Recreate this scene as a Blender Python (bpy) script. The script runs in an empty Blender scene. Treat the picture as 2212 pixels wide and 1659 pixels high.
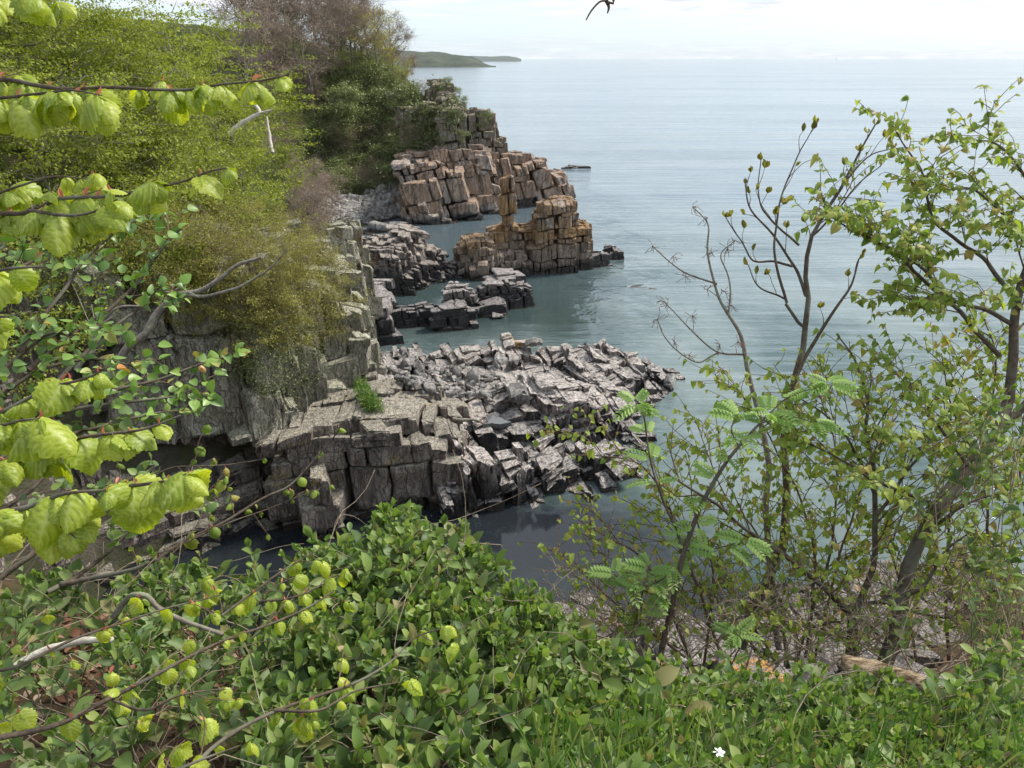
import bpy, math
import numpy as np
from mathutils import Vector, Matrix

# ---------------------------------------------------------------- camera, sky, sun, exposure
SC = bpy.context.scene
COL = SC.collection
R = math.radians
CAM_H = 20.0
FU = 1661.0                        # focal length in units of a 2212-wide picture
CU, CV = 1106.0, 829.5
PITCH = math.atan((CV - 123.0) / FU)
cam_data = bpy.data.cameras.new("camera")
cam_data.sensor_width = 36.0
cam_data.lens = FU / 2212 * 36
cam_data.clip_start = 0.05
cam_data.clip_end = 60000
cam = bpy.data.objects.new("camera", cam_data)
COL.objects.link(cam)
cam.location = (0, 0, CAM_H)
cam.rotation_euler = (math.pi / 2 - PITCH, 0, 0)
SC.camera = cam

SUN_EL, SUN_AZ = R(50), R(62)     # azimuth measured clockwise from +Y (the way the camera looks)
SUN_DIR = Vector((math.cos(SUN_EL) * math.sin(SUN_AZ), math.cos(SUN_EL) * math.cos(SUN_AZ), math.sin(SUN_EL)))
world = bpy.data.worlds.new("World")
SC.world = world
world.use_nodes = True
wn, wl = world.node_tree.nodes, world.node_tree.links
wn.clear()
w_out = wn.new("ShaderNodeOutputWorld")
w_bg = wn.new("ShaderNodeBackground")
w_bg.inputs[1].default_value = 0.1
sky = wn.new("ShaderNodeTexSky")
sky.sky_type = 'NISHITA'
sky.sun_disc = False
sky.sun_elevation = SUN_EL
sky.sun_rotation = SUN_AZ
sky.dust_density = 1.5
sky.air_density = 1.0
tc = wn.new("ShaderNodeTexCoord")
sep = wn.new("ShaderNodeSeparateXYZ")
wl.new(tc.outputs["Generated"], sep.inputs[0])
def wmath(op, a, b=None, clamp=False):
    n = wn.new("ShaderNodeMath"); n.operation = op; n.use_clamp = clamp
    for k, v in enumerate((a, b)):
        if v is None: continue
        if isinstance(v, (int, float)): n.inputs[k].default_value = v
        else: wl.new(v, n.inputs[k])
    return n.outputs[0]
zz = wmath('MAXIMUM', wmath('ADD', sep.outputs[2], 0.03), 0.03)
comb = wn.new("ShaderNodeCombineXYZ")
wl.new(wmath('DIVIDE', sep.outputs[0], zz), comb.inputs[0])
wl.new(wmath('DIVIDE', sep.outputs[1], zz), comb.inputs[1])
def wnoise(scale, detail, dist=0.0, off=(0, 0, 0)):
    m = wn.new("ShaderNodeMapping"); m.inputs[1].default_value = off
    wl.new(comb.outputs[0], m.inputs[0])
    n = wn.new("ShaderNodeTexNoise")
    n.inputs["Scale"].default_value = scale; n.inputs["Detail"].default_value = detail
    n.inputs["Roughness"].default_value = 0.55; n.inputs["Distortion"].default_value = dist
    wl.new(m.outputs[0], n.inputs["Vector"])
    return n.outputs[0]
def wramp(src, stops):
    r = wn.new("ShaderNodeValToRGB")
    e = r.color_ramp.elements
    while len(e) < len(stops): e.new(0.5)
    for k, (p, c) in enumerate(stops):
        e[k].position = p; e[k].color = (*c, 1) if isinstance(c, tuple) else (c, c, c, 1)
    wl.new(src, r.inputs[0])
    return r.outputs[0]
n1 = wnoise(0.55, 9, 0.3, (3.1, 1.7, 0))
n2 = wnoise(1.2, 7, 0.0, (8.1, 4.7, 0))
cover = wramp(n1, [(0.40, 0.15), (0.56, 1.0)])                 # how much cloud
# a clearer pale band stands above the horizon, as in the photograph
lowband = wramp(sep.outputs[2], [(0.0, 0.55), (0.018, 0.12), (0.042, 0.10), (0.053, 0.95), (1.0, 0.95)])
cloud_fac = wmath('MULTIPLY', cover, lowband, True)
cloud_col = wramp(n2, [(0.30, (3.2, 3.4, 3.9)), (0.68, (6.2, 6.2, 6.2))])
mixc = wn.new("ShaderNodeMix"); mixc.data_type = 'RGBA'
wl.new(cloud_fac, mixc.inputs[0])
# thin veil of high haze over the blue
veil = wn.new("ShaderNodeMix"); veil.data_type = 'RGBA'
veil.inputs[0].default_value = 0.64
wl.new(sky.outputs[0], veil.inputs[6]); veil.inputs[7].default_value = (3.9, 4.85, 5.6, 1)
wl.new(veil.outputs[2], mixc.inputs[6]); wl.new(cloud_col, mixc.inputs[7])
wl.new(mixc.outputs[2], w_bg.inputs[0])
wl.new(w_bg.outputs[0], w_out.inputs[0])

sun_data = bpy.data.lights.new("sun", 'SUN')
sun_data.energy = 2.6
sun_data.angle = R(12)
sun_data.color = (1.0, 0.94, 0.83)
sun = bpy.data.objects.new("sun", sun_data)
COL.objects.link(sun)
sun.rotation_euler = SUN_DIR.to_track_quat('Z', 'Y').to_euler()
SC.view_settings.view_transform = 'Standard'
SC.view_settings.look = 'None'
SC.view_settings.gamma = 1.0
SC.view_settings.use_curve_mapping = False
SC.view_settings.exposure = 1.12
SC.render.engine = 'CYCLES'
cy = SC.cycles
cy.use_denoising = True
cy.max_bounces = 6; cy.diffuse_bounces = 3; cy.glossy_bounces = 3
cy.transmission_bounces = 4; cy.transparent_max_bounces = 6
cy.caustics_reflective = False; cy.caustics_refractive = False

# ---------------------------------------------------------------- picture to place
ST, CT = math.sin(PITCH), math.cos(PITCH)
def ray(u, v):
    x = (u - CU) / FU; y = -(v - CV) / FU
    return np.array([x, CT + y * ST, -ST + y * CT])
def Pz(u, v, z=0.0):
    d = ray(u, v); k = (z - CAM_H) / d[2]
    return np.array([0, 0, CAM_H]) + d * k
def PY(u, v, Y):
    d = ray(u, v)
    return np.array([0, 0, CAM_H]) + d * (Y / d[1])
def proj(p):
    p = np.asarray(p, float); q = p - np.array([0, 0, CAM_H])
    depth = q[..., 1] * CT - q[..., 2] * ST
    up = q[..., 1] * ST + q[..., 2] * CT
    depth_s = np.where(depth > 0.01, depth, 0.01)
    return CU + FU * q[..., 0] / depth_s, CV - FU * up / depth_s, depth

# ---------------------------------------------------------------- noise
def _h(ix, iy, iz, seed):
    h = (ix.astype(np.uint32) * np.uint32(374761393) + iy.astype(np.uint32) * np.uint32(668265263)
         + iz.astype(np.uint32) * np.uint32(1274126177) + np.uint32((seed * 974634777) & 0xffffffff))
    h = (h ^ (h >> np.uint32(13))) * np.uint32(1274126177)
    h = h ^ (h >> np.uint32(16))
    return h.astype(np.float64) / 4294967295.0
def vnoise(p, seed=0):
    p = np.asarray(p, float)
    i = np.floor(p).astype(np.int64); f = p - i; f = f * f * (3 - 2 * f)
    r = 0
    for dx in (0, 1):
        for dy in (0, 1):
            for dz in (0, 1):
                w = (f[..., 0] if dx else 1 - f[..., 0]) * (f[..., 1] if dy else 1 - f[..., 1]) * (f[..., 2] if dz else 1 - f[..., 2])
                r = r + w * _h(i[..., 0] + dx, i[..., 1] + dy, i[..., 2] + dz, seed)
    return r * 2 - 1
def fbm(p, seed=0, oct=3):
    r = 0; a = 1.0; s = 0
    p = np.asarray(p, float)
    for k in range(oct):
        r = r + a * vnoise(p * 2 ** k, seed + k * 17); s += a; a *= 0.5
    return r / s
def n2d(x, y, sc, seed=0, oct=3):
    return fbm(np.stack([np.asarray(x, float) * sc, np.asarray(y, float) * sc, np.zeros_like(np.asarray(x, float)) + 0.37], -1), seed, oct)

class RBF:
    def __init__(s, pts, smooth=0.02):
        s.c = np.array([(p[0], p[1]) for p in pts]); z = np.array([p[2] for p in pts])
        d = np.linalg.norm(s.c[:, None] - s.c[None], axis=-1)
        n = len(pts)
        A = np.zeros((n + 1, n + 1)); A[:n, :n] = -d + np.eye(n) * smooth * 0; A[:n, n] = 1; A[n, :n] = 1
        s.w = np.linalg.solve(A + np.diag([1e-6] * n + [0]), np.append(z, 0))
    def __call__(s, x, y):
        x = np.asarray(x, float); y = np.asarray(y, float); shp = x.shape
        q = np.stack([x.ravel(), y.ravel()], -1)
        out = np.empty(len(q))
        for a in range(0, len(q), 20000):
            d = np.linalg.norm(q[a:a + 20000, None] - s.c[None], axis=-1)
            out[a:a + 20000] = -d @ s.w[:-1] + s.w[-1]
        return out.reshape(shp)

# ---------------------------------------------------------------- object helpers
def mesh_np(name, verts, faces, mats=None, smooth=False, tint=None, midx=None, vein=None):
    """faces: (n,k) array, or list of such arrays"""
    me = bpy.data.meshes.new(name)
    verts = np.ascontiguousarray(verts, dtype=np.float32).reshape(-1, 3)
    if not isinstance(faces, list): faces = [faces]
    faces = [np.asarray(f, dtype=np.int32) for f in faces if len(f)]
    nf = sum(len(f) for f in faces)
    tot = np.concatenate([np.full(len(f), f.shape[1], np.int32) for f in faces])
    loops = np.concatenate([f.ravel() for f in faces])
    start = np.concatenate([[0], np.cumsum(tot)[:-1]]).astype(np.int32)
    me.vertices.add(len(verts)); me.vertices.foreach_set("co", verts.ravel())
    me.loops.add(len(loops)); me.loops.foreach_set("vertex_index", loops)
    me.polygons.add(nf); me.polygons.foreach_set("loop_start", start)
    me.polygons.foreach_set("loop_total", tot)
    me.polygons.foreach_set("use_smooth", np.full(nf, bool(smooth)))
    if mats is not None:
        for m in (mats if isinstance(mats, (list, tuple)) else [mats]): me.materials.append(m)
    if midx is not None: me.polygons.foreach_set("material_index", np.asarray(midx, np.int32))
    if tint is not None:
        at = me.attributes.new("tint", 'FLOAT', 'POINT')
        at.data.foreach_set("value", np.ascontiguousarray(tint, dtype=np.float32))
    if vein is not None:
        at = me.attributes.new("vein", 'FLOAT', 'POINT')
        at.data.foreach_set("value", np.ascontiguousarray(vein, dtype=np.float32))
    me.update(calc_edges=True)
    return me
def link(name, data, parent=None, loc=None, kind=None, label=None, cat=None, group=None):
    o = bpy.data.objects.new(name, data)
    COL.objects.link(o)
    if parent is not None: o.parent = parent
    if loc is not None: o.location = loc
    if kind: o["kind"] = kind
    if label: o["label"] = label
    if cat: o["category"] = cat
    if group: o["group"] = group
    return o
def thing(name, label, cat, loc, group=None, kind=None):
    o = link(name, None, None, loc, kind, label, cat, group)
    o.empty_display_size = 0.2
    return o
def join_meshes(lst):
    """lst of (verts, faces[n,k]) all same k -> one"""
    vs, fs, n = [], [], 0
    for v, f in lst:
        vs.append(v); fs.append(f + n); n += len(v)
    return np.concatenate(vs), np.concatenate(fs)

# ---------------------------------------------------------------- materials
class NT:
    def __init__(s, name):
        s.m = bpy.data.materials.new(name); s.m.use_nodes = True
        s.n, s.l = s.m.node_tree.nodes, s.m.node_tree.links
        s.n.clear(); s.out = s.n.new("ShaderNodeOutputMaterial")
    def put(s, sock, v):
        if isinstance(v, (int, float)):
            sock.default_value = v
        elif isinstance(v, tuple): sock.default_value = v if len(v) == 4 or len(v) == 3 and sock.type == 'VECTOR' else (*v, 1)
        else: s.l.new(v, sock)
    def math(s, op, a, b=0.0, clamp=False):
        n = s.n.new("ShaderNodeMath"); n.operation = op; n.use_clamp = clamp
        s.put(n.inputs[0], a); s.put(n.inputs[1], b); return n.outputs[0]
    def mix(s, f, a, b, mode='MIX'):
        n = s.n.new("ShaderNodeMix"); n.data_type = 'RGBA'; n.blend_type = mode; n.clamp_factor = True
        s.put(n.inputs[0], f); s.put(n.inputs[6], a); s.put(n.inputs[7], b); return n.outputs[2]
    def pos(s):
        if not hasattr(s, '_p'): s._p = s.n.new("ShaderNodeNewGeometry")
        return s._p.outputs["Position"]
    def normal(s):
        s.pos(); return s._p.outputs["Normal"]
    def xyz(s, v):
        n = s.n.new("ShaderNodeSeparateXYZ"); s.l.new(v, n.inputs[0]); return n.outputs
    def map(s, v, scale=(1, 1, 1), loc=(0, 0, 0), rot=(0, 0, 0)):
        n = s.n.new("ShaderNodeMapping"); s.l.new(v, n.inputs[0])
        n.inputs[1].default_value = loc; n.inputs[2].default_value = rot; n.inputs[3].default_value = scale
        return n.outputs[0]
    def noise(s, v, scale, detail=4, rough=0.55, dist=0.0):
        n = s.n.new("ShaderNodeTexNoise"); s.l.new(v, n.inputs["Vector"])
        n.inputs["Scale"].default_value = scale; n.inputs["Detail"].default_value = detail
        n.inputs["Roughness"].default_value = rough; n.inputs["Distortion"].default_value = dist
        return n.outputs[0]
    def voro(s, v, scale, feature='F1', rand=1.0):
        n = s.n.new("ShaderNodeTexVoronoi"); n.feature = feature; s.l.new(v, n.inputs["Vector"])
        n.inputs["Scale"].default_value = scale; n.inputs["Randomness"].default_value = rand
        return n.outputs[0]
    def ramp(s, f, stops, interp='LINEAR'):
        n = s.n.new("ShaderNodeValToRGB"); n.color_ramp.interpolation = interp
        e = n.color_ramp.elements
        while len(e) < len(stops): e.new(0.5)
        for k, (p, c) in enumerate(stops):
            e[k].position = p; e[k].color = (*c, 1) if isinstance(c, tuple) else (c, c, c, 1)
        s.l.new(f, n.inputs[0]); return n.outputs[0]
    def attr(s, name='tint'):
        n = s.n.new("ShaderNodeAttribute"); n.attribute_name = name; return n.outputs["Fac"]
    def rnd(s):
        n = s.n.new("ShaderNodeObjectInfo"); return n.outputs["Random"]
    def bump(s, h, strength=0.5, dist=0.1, normal=None):
        n = s.n.new("ShaderNodeBump"); s.put(n.inputs["Height"], h)
        n.inputs["Strength"].default_value = strength; n.inputs["Distance"].default_value = dist
        if normal is not None: s.l.new(normal, n.inputs["Normal"])
        return n.outputs[0]
    def bsdf(s, col, rough=0.7, normal=None, spec=0.3):
        n = s.n.new("ShaderNodeBsdfPrincipled"); s.put(n.inputs["Base Color"], col)
        s.put(n.inputs["Roughness"], rough); n.inputs["Specular IOR Level"].default_value = spec
        if normal is not None: s.l.new(normal, n.inputs["Normal"])
        return n.outputs[0]
    def done(s, sh):
        s.l.new(sh, s.out.inputs[0]); return s.m

def rock_mat(name, base, light, dark, lichen=0.0, lich_col=(0.42, 0.24, 0.06), black=0.5, wet_z=1.2, green=0.0,
             scale=1.0, warm=None, warmfac=0.0, speck=0.5, warm_lo=2.0, top=None):
    t = NT(name); p = t.pos(); z = t.xyz(p)[2]
    r = t.attr()
    big = t.noise(p, 0.35 * scale, 5, 0.6)
    med = t.noise(t.map(p, (1, 1, 0.45)), 1.6 * scale, 6, 0.62)
    fine = t.noise(p, 9 * scale, 5, 0.65)
    c = t.mix(t.ramp(med, [(0.36, 0.0), (0.62, 1.0)]), base, light)
    c = t.mix(t.math('MULTIPLY', r, 0.45), c, t.mix(0.5, base, dark))
    if warm is not None:
        wf = t.math('MULTIPLY', t.ramp(t.math('ADD', big, t.math('MULTIPLY', r, 0.25)), [(0.5, 0.0), (0.72, 1.0)]), warmfac)
        # warm iron staining only well above the tide line
        wf = t.math('MULTIPLY', wf, t.ramp(t.math('DIVIDE', z, 10.0), [(warm_lo / 10 * .7, 0.0), (warm_lo / 10 * 1.3, 1.0)]))
        c = t.mix(wf, c, warm)
    # black crustose lichen and weather stains running down the joints
    st = t.noise(t.map(p, (1.3, 1.3, 0.28)), 1.7 * scale, 7, 0.7, 0.5)
    c = t.mix(t.math('MULTIPLY', t.ramp(st, [(0.49, 0.0), (0.58, 1.0)]), black), c, dark)
    c = t.mix(t.math('MULTIPLY', t.ramp(fine, [(0.3, 1.0), (0.48, 0.0)]), speck), c, dark)
    if green > 0:
        g = t.noise(p, 2.3, 6, 0.7)
        c = t.mix(t.math('MULTIPLY', t.ramp(g, [(0.42, 0.0), (0.62, 1.0)]), green), c, (0.17, 0.18, 0.10))
        g2 = t.noise(p, 12, 3, 0.7)
        c = t.mix(t.math('MULTIPLY', t.ramp(g2, [(0.5, 0.0), (0.6, 1.0)]), green * 0.55), c, (0.42, 0.43, 0.32))
    if lichen > 0:
        l = t.noise(p, 0.55, 6, 0.75, 0.4)
        l2 = t.noise(p, 7, 3, 0.6)
        lf = t.math('MULTIPLY', t.ramp(l, [(0.57, 0.0), (0.66, 1.0)]), t.ramp(l2, [(0.36, 0.0), (0.5, 1.0)]))
        lf = t.math('MULTIPLY', lf, t.ramp(t.math('DIVIDE', z, 10.0), [(0.16, 0.0), (0.26, 1.0)]))
        c = t.mix(t.math('MULTIPLY', lf, lichen), c, lich_col)
    # tidal band: dark wet rock, a rusty weed line right at the water
    zn = t.math('ADD', z, t.math('MULTIPLY', t.math('SUBTRACT', big, 0.5), 2.6))
    band = t.ramp(t.math('DIVIDE', zn, wet_z * 2 + 0.001), [(0.30, 1.0), (0.62, 0.0)])
    c = t.mix(t.math('MULTIPLY', band, 0.9), c, (0.020, 0.019, 0.021))
    weed = t.ramp(t.math('ADD', t.math('MULTIPLY', z, 1.0), 0.5), [(0.45, 1.0), (0.75, 0.0)])
    c = t.mix(t.math('MULTIPLY', weed, 0.7), c, (0.075, 0.042, 0.026))
    pw = t.n.new("ShaderNodeVectorMath"); pw.operation = 'ADD'; t.l.new(t.map(p, (1.9, 1.5, 0.5)), pw.inputs[0])
    nz_ = t.n.new("ShaderNodeTexNoise"); nz_.inputs["Scale"].default_value = 1.5 * scale; nz_.inputs["Detail"].default_value = 4; t.l.new(p, nz_.inputs["Vector"])
    t.l.new(nz_.outputs["Color"], pw.inputs[1])
    cr = t.voro(pw.outputs[0], 1.9 * scale, 'DISTANCE_TO_EDGE')
    crk = t.ramp(cr, [(0.0, 0.0), (0.045, 1.0)])
    cr2 = t.voro(pw.outputs[0], 5.2 * scale, 'DISTANCE_TO_EDGE')
    crk2 = t.ramp(cr2, [(0.0, 0.0), (0.06, 1.0)])
    some = t.ramp(t.noise(p, 0.8 * scale, 3), [(0.45, 0.0), (0.6, 1.0)])
    c = t.mix(t.math('MULTIPLY', t.math('MULTIPLY', t.math('SUBTRACT', 1.0, crk), some), 0.75), c, dark)
    c = t.mix(t.math('MULTIPLY', t.math('SUBTRACT', 1.0, crk2), 0.15), c, dark)
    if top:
        # brightness of lit upper faces painted into the colour, speckled as pale lichen
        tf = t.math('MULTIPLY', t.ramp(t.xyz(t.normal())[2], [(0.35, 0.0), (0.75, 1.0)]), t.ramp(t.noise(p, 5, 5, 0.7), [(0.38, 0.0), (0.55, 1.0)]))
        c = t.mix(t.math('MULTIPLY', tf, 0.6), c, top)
    hgt = t.math('ADD', t.math('MULTIPLY', med, 0.7), t.math('ADD', t.math('MULTIPLY', fine, 0.22), t.math('ADD', t.math('MULTIPLY', crk, 0.35), t.math('MULTIPLY', crk2, 0.14))))
    nb = t.bump(hgt, 1.0, 0.28 / max(scale, .5))
    rough = t.ramp(band, [(0.0, 0.85), (1.0, 0.42)])
    return t.done(t.bsdf(c, rough, nb, 0.35))

def leaf_mat(name, cols, trans=0.4, rough=0.5, spec=0.35, tcol=None, vein=False):
    """cols: ramp stops over the random tint"""
    t = NT(name)
    f = t.math('FRACT', t.math('ADD', t.attr(), t.rnd()))
    c = t.ramp(f, cols)
    nb = None
    if vein:
        nz = t.noise(t.pos(), 60, 3, 0.6)
        c = t.mix(t.math('MULTIPLY', t.ramp(nz, [(0.35, 1.0), (0.6, 0.0)]), 0.18), c, (0.10, 0.17, 0.02))
        c = t.mix(t.ramp(t.attr('vein'), [(0.0, 0.38), (0.5, 0.0)]), c, (0.09, 0.17, 0.02))
        c = t.mix(t.ramp(t.attr('vein'), [(0.55, 0.0), (1.0, 0.6)]), c, (0.55, 0.62, 0.24))
        nb = t.bump(nz, 0.25, 0.01)
    b = t.bsdf(c, rough, nb, spec)
    tr = t.n.new("ShaderNodeBsdfTranslucent")
    tcm = t.mix(1.0, c, tcol if tcol else (1.0, 1.15, 0.45), 'MULTIPLY')
    t.l.new(tcm, tr.inputs[0])
    mx = t.n.new("ShaderNodeMixShader"); mx.inputs[0].default_value = trans
    t.l.new(b, mx.inputs[1]); t.l.new(tr.outputs[0], mx.inputs[2])
    return t.done(mx.outputs[0])
def bark_mat(name, a, b, sc=30, lich=None):
    t = NT(name); p = t.pos()
    n = t.noise(p, sc, 4, 0.65); n2 = t.noise(p, sc * 0.15, 3, 0.6)
    c = t.mix(t.ramp(n, [(0.35, 0.0), (0.65, 1.0)]), a, b)
    if lich: c = t.mix(t.math('MULTIPLY', t.ramp(n2, [(0.5, 0.0), (0.62, 1.0)]), 0.7), c, lich)
    return t.done(t.bsdf(c, 0.85, t.bump(n, 0.6, 0.3 / sc), 0.2))
# ---------------------------------------------------------------- jointed rock
def lump(uL, uR, vb, vt, thick, zb=0.0, taper=0.35, p=3.0, rot=0.0, setback=0.25, bot=-1.5):
    Yf = Pz((uL + uR) / 2, vb, zb)[1]
    Yc = Yf + thick / 2
    Yt = Yf + thick * setback
    top = PY((uL + uR) / 2, vt, Yt)
    mid = PY((uL + uR) / 2, (vb + vt) / 2, Yf + thick * 0.2)
    k = (proj(mid)[2]) / FU
    xL = (uL - CU) * k; xR = (uR - CU) * k
    return dict(x=(xL + xR) / 2, y=Yc, rx=abs(xR - xL) / 2, ry=thick / 2, top=top[2], taper=taper, p=p, rot=rot, bot=bot)
def lumps_H(lst, ground=-3.0, amp=0.5, fr=0.45, seed=70):
    def H(x, y):
        j1 = n2d(x, y, fr, seed, 3) * 0.22; j2 = n2d(x, y, fr * 1.3, seed + 5, 2) * amp
        r = np.full(np.shape(x), ground, float)
        for L in lst:
            dx, dy = x - L['x'], y - L['y']
            c, s = math.cos(L['rot']), math.sin(L['rot'])
            a, b = np.abs(dx * c + dy * s) / L['rx'], np.abs(-dx * s + dy * c) / L['ry']
            d = (a ** L['p'] + b ** L['p']) ** (1 / L['p']) + j1 * min(1.0, max(0.0, (L['rx'] + L['ry'] - 2.6) / 4.0))
            t = np.clip((1.06 - d) / L['taper'], 0, 1)
            h = np.where(d < 1.06, (L['top'] + 1.5) * (1 - (1 - t) ** 2.2) ** 0.8 - 1.5, ground)
            r = np.maximum(r, np.where(d < 1.06, h + j2 * min(1.0, max(0.0, L['rx'] - 0.7)), ground))
        return r
    return H

_g = None
def block_template(n=3):
    """surface of a cube cut n x n per face; returns integer grid coords and quads"""
    idx = {}; pts = []
    def vid(a, b, c):
        k = (a, b, c)
        if k not in idx: idx[k] = len(pts); pts.append(k)
        return idx[k]
    q = []
    for f in range(n):
        for g in range(n):
            q.append([vid(f, g, 0), vid(f, g + 1, 0), vid(f + 1, g + 1, 0), vid(f + 1, g, 0)])
            q.append([vid(f, g, n), vid(f + 1, g, n), vid(f + 1, g + 1, n), vid(f, g + 1, n)])
            q.append([vid(f, 0, g), vid(f + 1, 0, g), vid(f + 1, 0, g + 1), vid(f, 0, g + 1)])
            q.append([vid(f, n, g), vid(f, n, g + 1), vid(f + 1, n, g + 1), vid(f + 1, n, g)])
            q.append([vid(0, f, g), vid(0, f, g + 1), vid(0, f + 1, g + 1), vid(0, f + 1, g)])
            q.append([vid(n, f, g), vid(n, f + 1, g), vid(n, f + 1, g + 1), vid(n, f, g + 1)])
    return np.array(pts), np.array(q)
TP3, TQ3 = block_template(3)
TP4, TQ4 = block_template(4)
TP1, TQ1 = block_template(1)

def shape_blocks(C8, TP, n, chamfer, gap, rough, seed, rng):
    """C8: (nb,8,3) corners ordered by (i,j,k) bits -> block surface verts (nb,nv,3)"""
    nb = len(C8)
    e = np.linspace(0, 1, n + 1)
    if n == 3: e = np.array([0, .2, .8, 1.0])
    if n == 4: e = np.array([0, .14, .5, .86, 1.0])
    uvw = e[TP]                                    # nv,3
    w = np.zeros((len(TP), 8))
    for b in range(8):
        i, j, k = b >> 2 & 1, b >> 1 & 1, b & 1
        w[:, b] = (uvw[:, 0] if i else 1 - uvw[:, 0]) * (uvw[:, 1] if j else 1 - uvw[:, 1]) * (uvw[:, 2] if k else 1 - uvw[:, 2])
    V = np.einsum('vb,nbc->nvc', w, C8)
    cen = C8.mean(1, keepdims=True)
    size = np.linalg.norm(C8[:, 7] - C8[:, 0], axis=1)[:, None, None] / 1.73
    ext = ((TP == 0) | (TP == n)).sum(1)           # 1 face, 2 edge, 3 corner
    # shrink by an absolute gap
    d = V - cen
    L = np.linalg.norm(d, axis=2, keepdims=True) + 1e-6
    k = 1 - np.minimum(gap / L, 0.25)
    ch = np.array([0, 0, chamfer, chamfer * 2.1])[ext][None, :, None] * rng.uniform(0.4, 1.6, (nb, len(TP), 1))
    V = cen + d * k * (1 - ch)
    fr = 1.3 / np.maximum(size, 0.25)
    q = V
    amp = rough * size
    s = float(np.median(size)) if nb else 1.0
    D = np.stack([fbm(q / s * 0.55, seed + 5 * a, 4) for a in range(3)], -1)
    E = rng.normal(0, 0.30, V.shape)
    if n == 4:
        # small steps and chips: finer joints break each face into offset facets
        fs = 0.4 * s
        cellc = np.floor((V + D * s * .5) / np.array([fs, fs, fs * 1.5]))
        hsh = vnoise(cellc * 0.73 + .5, seed + 31)[..., None]
        dirn = (V - cen) / (np.linalg.norm(V - cen, axis=2, keepdims=True) + 1e-6)
        V = V - dirn * (np.abs(hsh) ** .8) * 0.13 * s * np.minimum(1, size / s)
        E = E * .7
    return V + (D * 3.0 * np.array([1.0, 1.0, 0.8]) * min(s, 1.2) / np.maximum(size, .01) + E) * amp

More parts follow.
